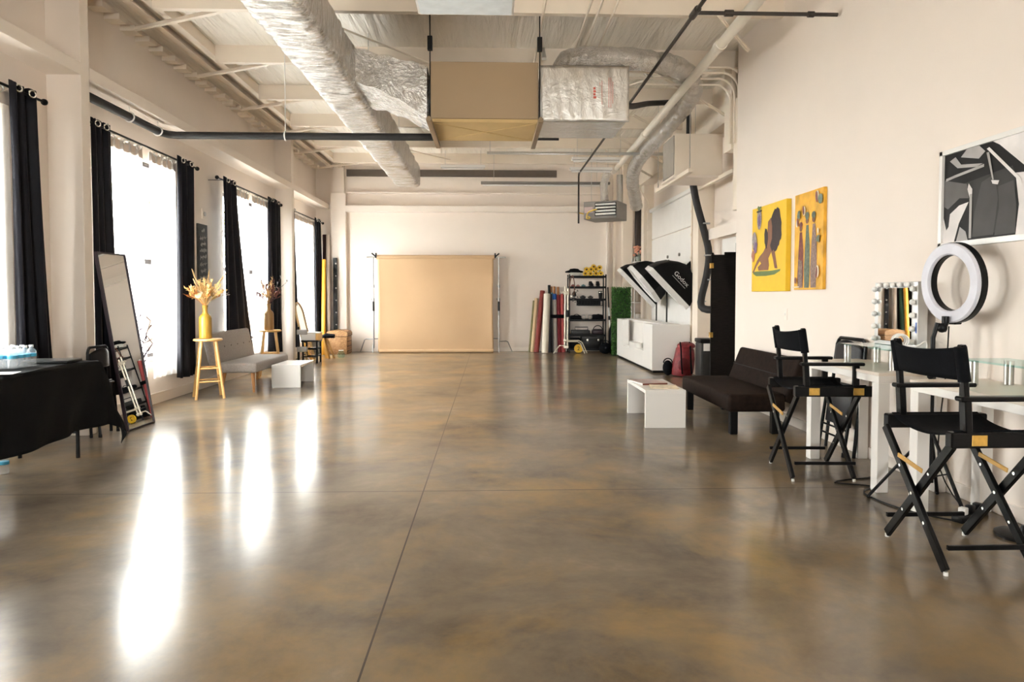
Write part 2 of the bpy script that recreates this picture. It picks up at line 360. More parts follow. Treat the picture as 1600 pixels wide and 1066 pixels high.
# purlins
PY = [3.76 + 1.52 * k for k in range(8)]
for y in PY:
    m = box((-3.26, y, 4.03), (XO, y + .02, ZC)); m.box((-3.26, y + .02, 4.03), (XO, y + .07, 4.045)); m.box((-3.26, y + .055, 4.045), (XO, y + .07, 4.06))
    trim(m, steel_m, 'ceiling purlin crossing the room')
for k, y in enumerate(PY[1:]):   # flange braces from the eave beam up to the purlins
    m = MB(); m.bar((-3.66, y + .46, 3.99), (-2.45, y + .03, 4.05), .045, .012); m.bar((-3.66, y + .46, 4.0), (-2.45, y + .03, 4.07), .012, .045); trim(m, steel_m, 'slanted flange brace under the ceiling purlins')
# back wall: girts, corner column, right hand pilasters
trim(box((-3.2, YB - .2, 3.13), (2.62, YB, 3.26), .004), trim_m, 'wide cream girt across the back wall')
trim(box((-3.2, YB - .1, 3.54), (2.62, YB, 3.575), .003), trim_m, 'thin upper girt across the back wall')
m = box((-3.54, YB - .14, 0), (-3.21, YB, 3.54), .005); m.box((-3.50, YB - .1, 3.54), (-3.25, YB, ZC)); trim(m, trim_m, 'square column in the back left corner')
m = box((2.63, YB - .1, 0), (2.68, YB, 3.9), .01); trim(m, trim_m, 'white vertical conduit on the back wall right side')
m = box((2.78, YB - .06, 0), (2.84, YB, ZC)); m.box((2.98, YB - .2, 0), (3.2, YB, ZC), .004); m.box((3.2, YB - .1, 0), (3.28, YB, ZC)); trim(m, steel_m, 'stepped pilaster in the back right corner')
struct('door_2', box((3.27, YB - .16, 1.9), (3.47, YB - .02, 3.42), .004), mat('dark brown panel', (.035, .024, .02), .5), label='dark brown narrow panel high in the back right corner', smooth=0)
trim(box((-3.2, YB - .06, 3.93), (1.5, YB, 4.08)), mat('painted eave gap shade', (.13, .105, .085), .8), 'dark strip at the top of the back wall')  # dark colour stands in for the unlit gap under the roof
# steel on the recessed right wall: girts, column, white panel with a grey pane
m = box((XO - .19, 8.3, 2.16), (XO, 10.5, 2.26), .004); m.box((XO - .2, 8.3, 2.10), (XO - .19, 10.5, 2.262)); trim(m, trim_m, 'cream girt ledge in the recess above the folding screen')
m = box((XO - .03, 8.3, 1.35), (XO, 10.15, 2.1), .004); m.box((XO - .035, 8.95, 1.9), (XO - .03, 9.25, 2.02)); trim(m, whitem_m)
struct('window_8', box((XO - .045, 9.05, 1.45), (XO - .03, 9.55, 2.0), .003), mat('grey pane', (.42, .41, .38), .3), smooth=0)
trim(box((XO - .25, 10.62, 0), (XO, 10.9, ZC), .004), steel_m, 'cream column right of the roll-up door')
trim(box((XO - .22, 14.55, 0), (XO, 14.8, ZC), .004), steel_m, 'cream column left of the roll-up door')
m = box((2.95, 8.35, 3.05), (3.2, 8.6, ZC), .004); m.box((2.98, 8.1, 2.3), (3.14, 8.35, 3.65), .004); trim(m, steel_m, 'boxed steel post beyond the end of the right wall')
m = box((XO - .3, 8.3, 3.62), (XO - .02, YB, 3.66)); m.box((XO - .3, 8.3, 3.66), (XO - .26, YB, ZC)); trim(m, steel_m, 'long sloping beam above the roll-up door')
# roll-up door on the recessed wall
dy0, dy1, dx = 11.3, 14.35, XO - .06
door_root = MB(); door_root.box((dx, dy0, 0), (dx + .045, dy1, 3.02)); d = struct('door_1', door_root, trim_m, label='white sectional roll-up door behind the reception desk', smooth=0)
for k in range(5):
    z0 = .02 + .605 * k; part('panel', box((dx - .035, dy0 + .01, z0), (dx - .001, dy1 - .01, z0 + .59), .01), whitem_m, d, smooth=0)
part('top_rail', box((dx - .09, dy0 - .02, 3.0), (dx - .03, dy1 + .02, 3.07), .01), whitem_m, d, smooth=0)
m = MB()
for yy in (12.2, 13.0): m.cyl((dx - .06, yy, 2.0), (dx - .035, yy, 2.0), .03)
part('bolt', m, greypaint, d)
for yy in (dy0 - .1, dy1 + .04):
    m = MB(); m.box((dx - .12, yy, 0), (dx - .09, yy + .05, 3.1), .004); m.box((dx - .12, yy, 0), (dx - .02, yy + .012, 3.1))
    for k in range(8): m.box((dx - .13, yy - .01, .35 + .38 * k), (dx - .05, yy + .06, .39 + .38 * k), .004)
    if yy > 13: m.tube(arc((dx - .55, yy + .02, 3.1), .45, 0, 80, 8), .02, 8)
    else: m.tube([(dx - .105, yy + .02, 3.05)] + arc((dx - .4, yy + .02, 3.1), .295, 5, 85, 6), .02, 8)
    part('track', m, steel_m, d)
# the ground and trees outside the windows
gm = mat('grey asphalt outside', (.30, .29, .27), .9, scale=2)
struct('exterior_ground', box((-40, -25, -.3), (XL - .26, 60, -.15)), gm, smooth=0)
leafm = mat('tree leaves outside', (.30, .30, .10), .7, var=.4, scale=6); barkm = mat('bark', (.10, .07, .05), .9, var=.3, scale=10)
for (tx, ty, hh, lab) in ((-8.6, 17.6, 5.6, 'leafy tree outside seen through the curtain gap of the second window'), (-9.6, 27.5, 6.0, 'leafy tree outside seen through the curtain gap of the third window')):
    t = thing('tree', lab, 'tree', (tx, ty, -.15)); m = MB(); m.tube([(0, 0, 0), (.05, 0, hh * .35), (0, .1, hh * .7)], [.16, .12, .05]); part('trunk', m, barkm, t)
    m = MB()
    for k in range(420):
        v = V((R.gauss(0, 1), R.gauss(0, 1), R.gauss(0, .8))); v = v.normalized() * (1.6 * R.random() ** .4); c = V((0, 0, hh * .68)) + V((v.x, v.y, v.z * 1.2))
        a = V((R.uniform(-1, 1), R.uniform(-1, 1), R.uniform(-1, 1))).normalized() * .14; b_ = a.cross(V((.3, .5, .8))).normalized() * .07
        m.raw([c - a, c + b_, c + a, c - b_], [(0, 1, 2, 3)])
    part('crown', m, leafm, t, smooth=0)

# ------------------------------------------------------------------ curtains
def curtain_mesh(y0t, y1t, y0b, y1b, zt, zb, folds, amp, pw=1.3, seed=0):
    rr = random.Random(seed); ph = rr.random() * 6
    yc = (y0t + y1t) / 2
    def fn(u, v):
        s = v ** pw; y = (y0t + (y0b - y0t) * s) * (1 - u) + (y1t + (y1b - y1t) * s) * u
        a = amp * (1 + .5 * v); w = math.sin(2 * PI * folds * u + .5 * v * math.sin(ph)) + .3 * math.sin(2 * PI * folds * .5 * u + ph + 2 * v)
        z = zt + (zb - zt) * v + .01 * math.cos(4 * PI * folds * u) * (v < .01)
        return V((a * w * .75, y - yc, z))
    m = MB(); m.grid(int(folds * 12), 22, fn); return m, yc
XC = -3.72
def rod(y0, y1, lab, ends=(1, 1)):
    t = thing('curtain_rod', lab, 'curtain rod', (XC, (y0 + y1) / 2, 2.87), 0, 'curtain rods'); h = (y1 - y0) / 2
    part('pole', mb1('cyl', (0, -h, 0), (0, h, 0), .011), black_mt, t)
    for s, e in ((-1, ends[0]), (1, ends[1])):
        m = MB(); m.ball((0, s * (h + .025), 0), .028); m.cyl((0, s * h, 0), (0, s * (h + .01), 0), .017); part('finial', m, black_mt, t)
        part('bracket', box((-.178, s * (h - .12) - .008, -.015), (.012, s * (h - .12) + .008, .0 - .008)), black_mt, t)
def curtain(y0t, y1t, y0b, y1b, lab, folds=3, amp=.035, seed=1):
    m, yc = curtain_mesh(y0t, y1t, y0b, y1b, 2.915, .27, folds, amp, seed=seed)
    t = thing('blackout_curtain', lab, 'curtain', (XC, yc, 0), 0, 'black grommet curtains')
    part('panel', m, curt_m, t, solid=.006)
    for u in (.16, .62):
        y = y0t + (y1t - y0t) * u - yc
        part('grommet', mb1('torus', (amp * .75 + .012, y, 2.872), .027, .007, axis=(1, -.35, 0), seg=20, ss=6), chrome, t, 'chrome ring')
def sheer(y0, y1, lab, seed=1, folds=5, y0b=None, y1b=None):
    m, yc = curtain_mesh(y0, y1, y0 if y0b is None else y0b, y1 if y1b is None else y1b, 2.85, .33, folds, .018, seed=seed)
    t = thing('sheer_curtain', lab, 'sheer curtain', (XC - .045, yc, 0), 0, 'white sheer curtains')
    part('panel', m, sheer_m, t)
    part('header_band', box((-.004, y0 - yc, 2.74), (.004, y1 - yc, 2.84)), mat('ivory header tape', (.80, .70, .62), .8), t)
    n = max(2, round((y1 - y0) / .24))
    for k in range(n):
        y = y0 + (y1 - y0) * (k + .5) / n - yc; part('ring', mb1('torus', (.03, y, 2.835), .026, .005, axis=(.75, -.66, 0), seg=16, ss=6), steel, t)
W = ['nearest window at the left edge', 'second window behind the floor mirror', 'third window behind the grey sofa', 'last window near the back corner']
rod(3.5, 5.86, 'thin black curtain rod over the ' + W[0]); rod(6.5, 8.84, 'thin black curtain rod over the ' + W[1]); rod(9.52, 12.32, 'thin black curtain rod over the ' + W[2]); rod(12.9, 15.36, 'thin black curtain rod over the ' + W[3])
curtain(5.45, 5.80, 5.49, 5.93, 'black curtain hanging beside the water bottles on the table', 3, .045, 1)
curtain(6.55, 6.87, 6.54, 7.02, 'black curtain behind the leaning floor mirror, against the column', 3, .03, 2)
curtain(8.28, 8.79, 8.25, 8.66, 'black curtain hanging behind the front stool and its vase', 3, .045, 3)
curtain(9.69, 10.22, 9.70, 10.80, 'black curtain flaring out behind the grey sofa back', 3, .04, 4)
curtain(11.64, 12.27, 11.6, 12.3, 'black curtain hanging behind the rear stool and its vase', 3, .045, 5)
curtain(12.86, 13.2, 12.86, 13.5, 'black curtain mostly hidden behind the column by the gold mirror', 2, .03, 6)
curtain(14.66, 15.22, 14.72, 15.40, 'black curtain beside the paper rolls in the back left corner', 3, .032, 7)
sheer(3.9, 4.66, 'white sheer curtain over the ' + W[0] + ', near half', 11); sheer(4.7, 5.52, 'white sheer curtain by the water bottles on the table', 12)
sheer(6.82, 7.58, 'white sheer curtain between floor mirror and the narrow view outside', 13); sheer(7.72, 8.36, 'white sheer curtain left of the curtain behind the front stool', 14)
sheer(10.16, 10.83, 'white sheer curtain beside the flaring black curtain, above the sofa', 15); sheer(10.97, 11.72, 'white sheer curtain behind the rear vase of dried flowers', 16)
sheer(13.15, 13.9, 'white sheer curtain behind the gold arched mirror', 17); sheer(13.9, 14.76, 'white sheer curtain left of the black curtain in the back corner', 18)

# ------------------------------------------------------------------ overhead services
# main foil duct with a branch to the air handler
t = thing('foil_duct', 'large silver foil-wrapped duct running the length of the ceiling', 'duct', (-1.58, 6, 3.35))
def duct_fn(w, h):
    n = 56
    def prof(k):
        a = 2 * PI * k / n; c, s_ = math.cos(a), math.sin(a); e = .3
        return V((math.copysign(abs(c) ** e, c) * w / 2, 0, h / 2 + math.copysign(abs(s_) ** e, s_) * h / 2))
    return n, prof
n, prof = duct_fn(.46, .42); m = MB(); rows = 600; Y0, Y1 = -6.5, 7.3; vs = []; fs = []; rr = random.Random(3)
for j in range(rows + 1):
    y = Y0 + (Y1 - Y0) * j / rows; bul = 1 + .012 * math.sin(y * 8.3) + rr.uniform(-.004, .004)
    for k in range(n):
        p = prof(k); w = 1 + .11 * (noise.fractal(V((p.x * 3, y * 20, p.z * 3)), .8, 2.1, 4) * .5); vs.append(V((p.x * bul * w, y, .21 + (p.z - .21) * bul * w)))
for j in range(rows):
    for k in range(n): fs.append((j * n + k, j * n + (k + 1) % n, (j + 1) * n + (k + 1) % n, (j + 1) * n + k))
fs += [tuple(range(n)), tuple(rows * n + k for k in range(n))]
m.raw(vs, fs); part('duct_body', m, foil, t, smooth=60)
m = MB()     # branch widening towards the air handler
A = [((.16, .95, .06), (.16, 2.0, .06), (.16, 2.0, .40), (.16, .95, .40)), ((.5, 1.05, .02), (.5, 1.85, .02), (.5, 1.85, .34), (.5, 1.05, .34)), ((.94, 1.03, -.28), (.94, 1.77, -.28), (.94, 1.77, .24), (.94, 1.03, .24))]
rows = []
for i in range(13):
    f = i / 12; f2 = f * f * (3 - 2 * f); b0 = [V(p) for p in A[0]]; b2 = [V(p) for p in A[2]]; mid = [V(p) for p in A[1]]
    q = [b0[k] * (1 - f) ** 2 + mid[k] * 2 * f * (1 - f) + b2[k] * f * f for k in range(4)]; ring = []
    for k in range(4):
        for s_ in range(6):
            p = q[k].lerp(q[(k + 1) % 4], s_ / 6); p.z += .012 * math.sin(i * 1.7 + s_ * 2 + k); ring.append(p)
    rows.append(ring)
m.raw([p for r_ in rows for p in r_], [(i * 24 + k, i * 24 + (k + 1) % 24, (i + 1) * 24 + (k + 1) % 24, (i + 1) * 24 + k) for i in range(12) for k in range(24)]); part('branch', m, foil, t, smooth=60)
for y in (-1.2, 1.9, 4.5): part('hanger_wire', mb1('cyl', (.2, y, .4), (.2, y, .93), .004, seg=6), steel, t)
# air handler
t = thing('air_handler', 'tan metal air handler box hung from the ceiling', 'air handler', (.03, 7.4, 3.03))
part('cabinet', box((-.64, -.4, .02), (.46, .4, .59), .006), tan_metal, t, smooth=0)
m = box((-.66, -.41, -.02), (.5, .42, .015), .004); m.bar((-.6, -.38, -.022), (.44, .38, -.022), .012, .006); m.bar((-.6, .38, -.022), (.44, -.38, -.022), .012, .006)
part('drain_pan', m, wood_pan, t, 'underside pan with crossed creases', smooth=0)
for x in (-.63, .47):
    m = MB(); m.box((x - .025, -.62, -.065), (x + .025, .62, -.025), .004); m.box((x - .012, -.62, -.03), (x + .012, .62, -.015)); part('support_strut', m, mat('weathered strut', (.30, .22, .14), .4, .6), t, smooth=0)
    for y in (-.45, .5):
        if y > 0: continue
        part('hanger_rod', mb1('cyl', (x, y, -.05), (x, y, 1.2), .006, seg=8), black_mt, t)
        part('spring_isolator', box((x - .025, y - .025, .68), (x + .025, y + .025, .82), .006), black_p, t, smooth=0)
# plenum
t = thing('supply_plenum', 'foil-faced box with red print beside the tan air handler', 'duct', (.96, 7.35, 3.0))
m = MB(); rr = random.Random(5)
def pl(u, v): return V((-.45 + .9 * u, -.38 - .015 * math.sin(PI * u) * math.sin(PI * v) + .004 * math.sin(u * 50 + v * 6), .02 + .56 * v))
m.box((-.45, -.36, .03), (.45, .42, .56), .04, None, 3); part('box', m, foil, t)
m = MB(); m.grid(30, 16, pl); part('front_facing', m, foil_soft, t, solid=.01)
M0 = frame_M((.17, -.4, .31), (0, 0, 1), (-1, 0, 0), (0, -1, 0))
redink = mat('red print', (.62, .12, .08), .6)
tm = MB()
for k in range(4): tm.box((.085, -.3985, .25 + .03 * k), (.115 - .008 * (k % 2), -.397, .272 + .03 * k))
for k, (x, l) in enumerate(((.15, .2), (.17, .24), (.24, .3), (.26, .3), (.28, .22))): tm.box((x, -.3985, .31 - l / 2), (x + .004, -.397, .31 + l / 2))
part('print', tm, redink, t, 'small red printed lines', smooth=0)
# flexible foil duct from the plenum over to the right wall and along it
def flexpath(pts, step=.07):
    pts = [V(p) for p in pts]; out = []
    for i in range(len(pts) - 1):
        p0 = pts[max(i - 1, 0)]; p1 = pts[i]; p2 = pts[i + 1]; p3 = pts[min(i + 2, len(pts) - 1)]; n = max(2, int((p2 - p1).length / step))
        for k in range(n):
            s_ = k / n; out.append(.5 * ((2 * p1) + (p2 - p0) * s_ + (2 * p0 - 5 * p1 + 4 * p2 - p3) * s_ ** 2 + (3 * p1 - p0 - 3 * p2 + p3) * s_ ** 3))
    out.append(pts[-1]); return out
def flex(name, pts, r, m, lab, cat='duct', jit=.06):
    pp = flexpath(pts); rr = random.Random(9); rs = [r * (1 + jit * math.sin(i * 2.1) + rr.uniform(-jit, jit)) for i in range(len(pp))]
    o = V(pts[0]); mm = MB(); mm.tube([p - o for p in pp], rs, 16); return solo(name, mm, m, lab, cat, o, smooth=60)
flex('flexible_duct', [(.75, 7.5, 3.6), (.85, 7.55, 3.82), (1.2, 7.6, 3.88), (1.8, 7.75, 3.90), (2.3, 8.1, 3.9), (2.58, 8.75, 3.84), (2.62, 10.2, 3.74), (2.62, 12.0, 3.66), (2.75, 13.2, 3.5), (3.0, 14.0, 3.1)], .12, foil, 'silver flexible duct curving from the plenum towards the right wall')
flex('flexible_duct', [(2.28, 13.3, 3.65), (2.2, 13.25, 3.4), (2.22, 13.2, 3.05)], .075, foil, 'short silver flexible duct dropping to the grey unit heater')
# pipes
def pipe(name, pts, r, m, lab, cat='pipe', seg=12):
    o = V(pts[0]); mm = MB(); mm.tube([V(p) - o for p in pts], r, seg); return solo(name, mm, m, lab, cat, o)
ins = mat('black pipe insulation', (.02, .018, .018), .7, var=.2, scale=10)
t = thing('insulated_pipe', 'black insulated pipe running under the ledge then across the room', 'pipe', (-3.7, 8.0, 3.09))
m = MB(); m.tube([(0, -1.66, 0), (0, -.12, 0), (.04, -.04, 0), (.12, 0, 0), (1.5, 0, .0), (3.1, .0, 0)], .042, 12); m.tube([(3.1, 0, 0), (3.6, .01, -.01), (4.5, .0, -.01)], .018, 8); part('pipe_run', m, ins, t)
for p in ((0, -.8, 0), (.0, -.2, 0), (1.35, 0, 0)):
    m = MB(); m.torus(p, .05, .008, axis=(0, 1, 0) if p[0] == 0 else (1, 0, 0), seg=16, ss=6); m.cyl((p[0], p[1], .05), (p[0], p[1], .11 if p[0] == 0 else .95), .005, seg=6); part('hanger', m, white_m, t)
gas = mat('black gas pipe', (.035, .026, .02), .5, var=.3, scale=6)
t = thing('gas_pipe', 'thin dark gas pipe running to the heater with a side branch', 'pipe', (1.7, 5.2, 3.6))
m = MB(); m.tube([(0, -6, 0), (0, 7.9, 0), (0, 7.95, -.05), (0, 7.95, -.95)], .017, 8); m.tube([(0, .5, 0), (.5, .5, 0), (1.2, .5, 0)], .017, 8); m.cyl((0, .42, 0), (0, .58, 0), .03, seg=10); m.cyl((.25, .5, 0), (.32, .5, 0), .027, seg=10); m.cyl((.95, .5, 0), (1.0, .5, 0), .025, seg=10); part('pipe_run', m, gas, t)
m = MB(); m.tube(flexpath([(0, 7.95, -.75), (.1, 7.94, -.77), (.2, 7.8, -.86), (.13, 7.75, -.88), (.15, 7.7, -.77), (.3, 7.6, -.72)], .03), .012, 8); part('gas_hose', m, mat('yellow gas hose', (.75, .5, .05), .4), t)
pvc = mat('white vent pipe', (.83, .77, .67), .35, var=.02)
t = thing('vent_pipe', 'long white pipe running along the ceiling beside the right wall', 'pipe', (2.42, 9, 3.72))
m = MB(); m.cyl((-.255, -6, 0), (.03, 4.6, 0), .05); part('pipe_run', m, pvc, t)
m = MB()
for y in (-2.3, 1.4, 4.2): m.cyl((-.094 + .0269 * y, y, 0), (-.094 + .0269 * y, y + .1, 0), .06)
part('coupling', m, pvc, t)
for k, y in enumerate((7.0, 9.0, 10.8, 12.2, 13.4)):
    xe, ze = (2.66, 3.78) if k == 0 else (3.2, 3.6)
    m = MB(); m.bar((2.2, y - .3, 4.02), (xe, y + .05, ze), .04, .012); m.bar((2.2, y - .3, 4.02), (xe, y + .05, ze), .012, .04); trim(m, steel_m, 'slanted steel brace above the right side')
conds = [(('white electrical conduit bending down past the end of the right wall, ' + w)) for w in ('outermost', 'second from outside', 'middle one', 'innermost')]
for k in range(4):
    a = .055 * k; b = .03 * k; x1 = 2.99 - .005 * k + .06 * k * .0; pts = [(1.2 + .2 * k, 8.12 + .05 * k, 3.97 - a), (2.75 - b, 8.12 + .05 * k, 3.97 - a)] + arc((2.8 - b, 8.12 + .05 * k, 3.77 - a), .2, 85, 5, 6) + [(3.0 - b, 8.12 + .05 * k, 3.1)]
    pipe('conduit', pts, .014, steel_m, conds[k], 'conduit', 8)['group'] = 'white conduits by the right wall'
for k, (x, y1) in enumerate(((.52, 8.2), (.95, 9.6), (1.05, 9.6), (1.2, 9.5))): pipe('conduit', [(x, 3.8, 4.005), (x, y1, 4.005)], .012, steel_m, 'thin white ceiling conduit running away from the camera, ' + ('above the tan air handler', 'left of the three side by side', 'middle of the three side by side', 'right of the three side by side')[k], 'conduit', 8)['group'] = 'ceiling conduits'
for k, (a, b_) in enumerate((((-2.9, 5.4, 3.99), (-.6, 8.3, 3.99)), ((-.6, 8.6, 3.99), (1.9, 11.4, 3.99)), ((2.2, 8.4, 3.98), (-.2, 11.3, 3.98)), ((-2.9, 11.2, 3.98), (-.8, 13.8, 3.98)))): trim(mb1('cyl', a, b_, .011, seg=8), steel_m, 'thin diagonal bracing rod under the roof')
t = thing('strut_channel', 'grey strut channel hung across the far ceiling', 'strut', (1.6, 11.5, 3.62)); m = MB(); m.box((-1.65, -.02, 0), (1.35, .02, .045), .004); part('channel', m, steel, t)
for x in (-1.6, 1.2): part('rod', mb1('cyl', (x, 0, .04), (x, 0, .62), .005, seg=6), steel, t)
for i, (x0, x1, y, z, lab) in enumerate(((-.19, 2.5, 14.3, 3.58, 'long dark grey strip light hanging near the back wall'), (-1.0, -.1, 14.0, 3.86, 'white fluorescent strip above the tan backdrop'), (1.5, 2.5, 12.6, 3.75, 'white tube light fixture above the grey unit heater'), (1.5, 2.3, 12.9, 3.62, 'lower white tube light beside the vent pipe'))):
    t = thing('strip_light', lab, 'light fixture', ((x0 + x1) / 2, y, z), 0, 'ceiling strip lights'); h = (x1 - x0) / 2
    part('housing', box((-h, -.06, 0), (h, .06, .05), .006), greypaint if i == 0 else white_m, t, smooth=0)
    part('tube', mb1('cyl', (-h + .03, 0, -.02), (h - .03, 0, -.02), .018), white_m, t)
    for s_ in (-.8, .8): part('chain', mb1('cyl', (s_ * h, 0, .05), (s_ * h, 0, ZC - z - .02), .004, seg=6), steel, t)
t = thing('ceiling_light', 'pale flat light panel at the very top edge of the ceiling', 'light fixture', (-.2, 5.55, 3.62)); part('frame', box((-.4, -.3, 0), (.4, .3, .06), .006), whitem_m, t, smooth=0); part('diffuser', box((-.38, -.28, -.008), (.38, .28, .0)), mat('cool diffuser', (.8, .85, .88), .5), t, smooth=0)
for s_ in (-.35, .35): part('cable', mb1('cyl', (s_, 0, .06), (s_, 0, .64), .003, seg=6), steel, t)
for k, (x, y) in enumerate(((.6, 7.95), (1.35, 8.95), (1.95, 8.6))):
    m = MB(); m.bar((0, -.3, .0), (.03, .35, .34), .05, .03); solo('steel_bracket', m, steel, ('slotted steel channel rising above the foil plenum', 'slotted steel channel above the flexible duct bend', 'slotted steel channel just left of the gas pipe')[k], 'bracket', (x, y, 3.88 - .0))
# unit heater
t = thing('unit_heater', 'grey louvred unit heater hung in the back right corner', 'heater', (2.22, 13.2, 2.72), math.radians(-28))
part('casing', box((-.33, -.3, 0), (.33, .35, .33), .012), greypaint, t, smooth=0)
m = MB()
part('outlet', box((-.1, -.31, .05), (.32, -.295, .30)), black_p, t, smooth=0)
for k in range(4): part('louvre', box((-.08, -.34, .065 + .06 * k), (.31, -.305, .10 + .06 * k), .004), steel, t, smooth=0)
part('label_plate', box((-.31, -.305, .12), (-.14, -.299, .23)), mat('pinkish label', (.5, .38, .36), .5), t, smooth=0)
for x in (-.28, .28): part('hanger_rod', mb1('cyl', (x, 0, .33), (x, 0, 1.5), .005, seg=6), steel, t)
m = MB(); m.cyl((.2, .3, .33), (.2, .3, .9), .06); part('flue', m, steel, t)
# hanging white equipment cabinet and insulated line
t = thing('equipment_cabinet', 'large cream metal cabinet hung high past the end of the right wall', 'air handler', (2.9, 9.8, 2.93))
part('body', box((-.33, -.3, 0), (.34, .32, .58), .006), steel_m, t, smooth=0)
part('side_panel', box((-.345, -.28, .02), (-.33, .3, .56), .004), mat('painted side shade', (.34, .31, .27), .5), t, smooth=0)  # grey colour paints shade onto the left side of the cream cabinet
for x in (-.28, .3): part('support_rail', box((x - .03, -.9, -.06), (x + .03, .9, -.005), .004), steel_m, t, smooth=0)
part('base_tray', box((-.36, -.33, -.03), (.37, .36, 0.002), .004), trim_m, t, smooth=0)
for x in (-.28, .3):
    for y in (-.85, .85): part('hanger_rod', mb1('cyl', (x, y, -.03), (x, y, 1.34), .006, seg=6), steel, t)
t = thing('refrigerant_line', 'thick black taped pipe dropping from the cream cabinet to the floor area', 'pipe', (3.12, 10.3, 1.05))
m = MB(); m.tube(flexpath([(-.05, .0, 1.88), (-.0, -.02, 1.6), (.12, 0, 1.2), (.2, 0, .85), (.16, -.02, .5), (.08, -.05, .2), (.06, -.1, .05), (.12, -.2, 0), (.3, -.3, .0)], .08), .055, 12); part('pipe_run', m, ins, t)
for z in (1.3, .82, .45, .12): part('tape_band', mb1('torus', (.09 + .1 * (z > .2) - .05 * (z > 1.2) , -.02, z), .058, .012, seg=16, ss=6), mat('silver tape', (.5, .5, .5), .4, .5), t)
pipe('refrigerant_line', flexpath([(1.42, 7.4, 3.31), (1.7, 8.2, 3.52), (2.05, 8.9, 3.75), (2.33, 9.25, 3.86), (2.62, 9.6, 3.97), (2.8, 9.75, 3.96), (2.86, 9.84, 3.8), (2.86, 9.85, 3.52)], .1), .035, ins, 'black insulated line from the plenum into the top of the cream cabinet')

# ------------------------------------------------------------------ right hand side: chairs, vanity, sofa, bench
def director_chair(label, loc, rz):
    t = thing('director_chair', label, 'chair', loc, rz, 'black director chairs')
    for s in (-1, 1):
        y = .24 * s
        part('seat_rail', mb1('bar', (-.21, y, .61), (.31, y, .61), .05, .07, bev=.006), black_w, t, smooth=0)
        for x in (-.085, .21):
            part('hinge', box((x - .035, y + s * .024 - .003, .586), (x + .035, y + s * .024 + .003, .634), .001), brass, t, 'brass hinge plate', smooth=0)
        m = MB(); m.bar((-.125, y, .60), (-.137, y, .80), .045, .032, bev=.004); m.bar((-.137, y, .79), (-.158, y, 1.035), .035, .024, bev=.004); part('back_post', m, black_w, t, smooth=0)
        m = MB(); m.bar((-.17, y * 1.0, .793), (.25, y * 1.0, .793), .055, .022, bev=.006); part('armrest', m, black_w, t, smooth=0)
        part('arm_post', mb1('bar', (.2, y, .6), (.2, y, .79), .03, .04, bev=.004), black_w, t, smooth=0)
        part('stretcher', mb1('bar', (-.2, .235 * s, .12), (.21, .235 * s, .12), .018, .022, bev=.003), black_w, t, smooth=0)
    for x in (-.2, .21):
        for s in (-1, 1):
            xx = x + .014 * s; p, q = V((xx, .25 * s, .02)), V((xx, -.235 * s, .585))
            l = part('leg', mb1('bar', p, q, .045, .022, up=(1, 0, 0), bev=.004), black_w, t, smooth=0)
            part('foot_glide', mb1('cyl', p - V((0, 0, .02)), p - V((0, 0, .004)), .010, seg=12), rubber_w, l, 'white nylon glide')
            m = MB()
            for f in (.30, .5, .7):
                c = p.lerp(q, f); m.cyl(c - V((.014, 0, 0)), c + V((.014, 0, 0)), .008, seg=8)
            part('bolt', m, chrome, l, 'shiny bolt heads')
        a, b = V((x - .026, .035, .33 + .1)), V((x - .026, -.12, .46)); part('leg_link', mb1('bar', V((x - .028, .1, .465)), V((x - .028, -.09, .43)), .008, .022, up=(0, 0, 1), bev=.002), oak_link, t, 'golden wood strip', smooth=0)
    m = MB()
    def seat(u, v):
        y = -.24 + .48 * u; return V((-.18 + .45 * v, y, .650 - .05 * (1 - (2 * u - 1) ** 2) ** .8 - .0))
    m.grid(16, 8, seat); part('seat', m, black_fab, t, solid=.006)
    m = MB()
    def back(u, v):
        y = -.25 + .50 * u; sag = .045 * (1 - (2 * u - 1) ** 2); return V((-.145 - sag - .03 * v, y, .875 + .15 * v - (.022 * (1 - (2 * u - 1) ** 2)) * v))
    m.grid(20, 6, back); part('backrest', m, black_fab, t, solid=.006)
    for s in (-1, 1): part('backrest_sleeve', mb1('tube', [(-.142, .24 * s, .87), (-.165, .24 * s, 1.025)], .026, 12), black_fab, t)
    return t
c0 = director_chair('black director chair nearest the camera, its back rising in front of the ring light', (2.25, 3.2, 0), 0)
dup(c0, (2.27, 4.75, 0), math.radians(-3), 'black director chair standing beside the dark brown sofa')

tablem = mat('white vanity laminate', (.80, .77, .73), .35, var=.02, scale=3)
topm = mat('pale vanity top', (.76, .67, .58), .35, var=.03, scale=4)
def vanity(label, y0, y1):
    t = thing('vanity_table', label, 'table', (2.68, (y0 + y1) / 2, 0), 0, 'white vanity tables'); h = (y1 - y0) / 2
    part('tabletop', box((-.23, -h, .745), (.225, h, .765), .003), topm, t, smooth=0)
    part('apron', box((-.228, -h + .002, .70), (.222, h - .002, .745), .003), tablem, t, smooth=0)
    for x in (-.19, .184):
        for y in (-h + .04, h - .04): part('leg', box((x - .037, y - .037, 0), (x + .037, y + .037, .70), .003), tablem, t, smooth=0)
    return t
vanity('white vanity table under the lighted mirror, beside the farther director chair', 4.22, 5.2)
vanity('white vanity table at the right edge, behind the nearest director chair', 2.85, 3.9)
def glass_shelf(label, loc, h, d):
    t = thing('glass_shelf', label, 'shelf', loc, 0, 'glass riser shelves'); part('glass_top', box((-d, -h, .13), (d, h, .14), .002), shelf_glass, t, smooth=0)
    for y in (-h + .06, h - .06):
        for x in (-d + .04, d - .04):
            m = MB(); m.cyl((x, y, 0), (x, y, .13), .024, seg=20); part('post', m, steel, t)
    return t
glass_shelf('glass riser shelf on steel posts, holding the lighted mirror', (2.72, 4.62, .766), .34, .15)
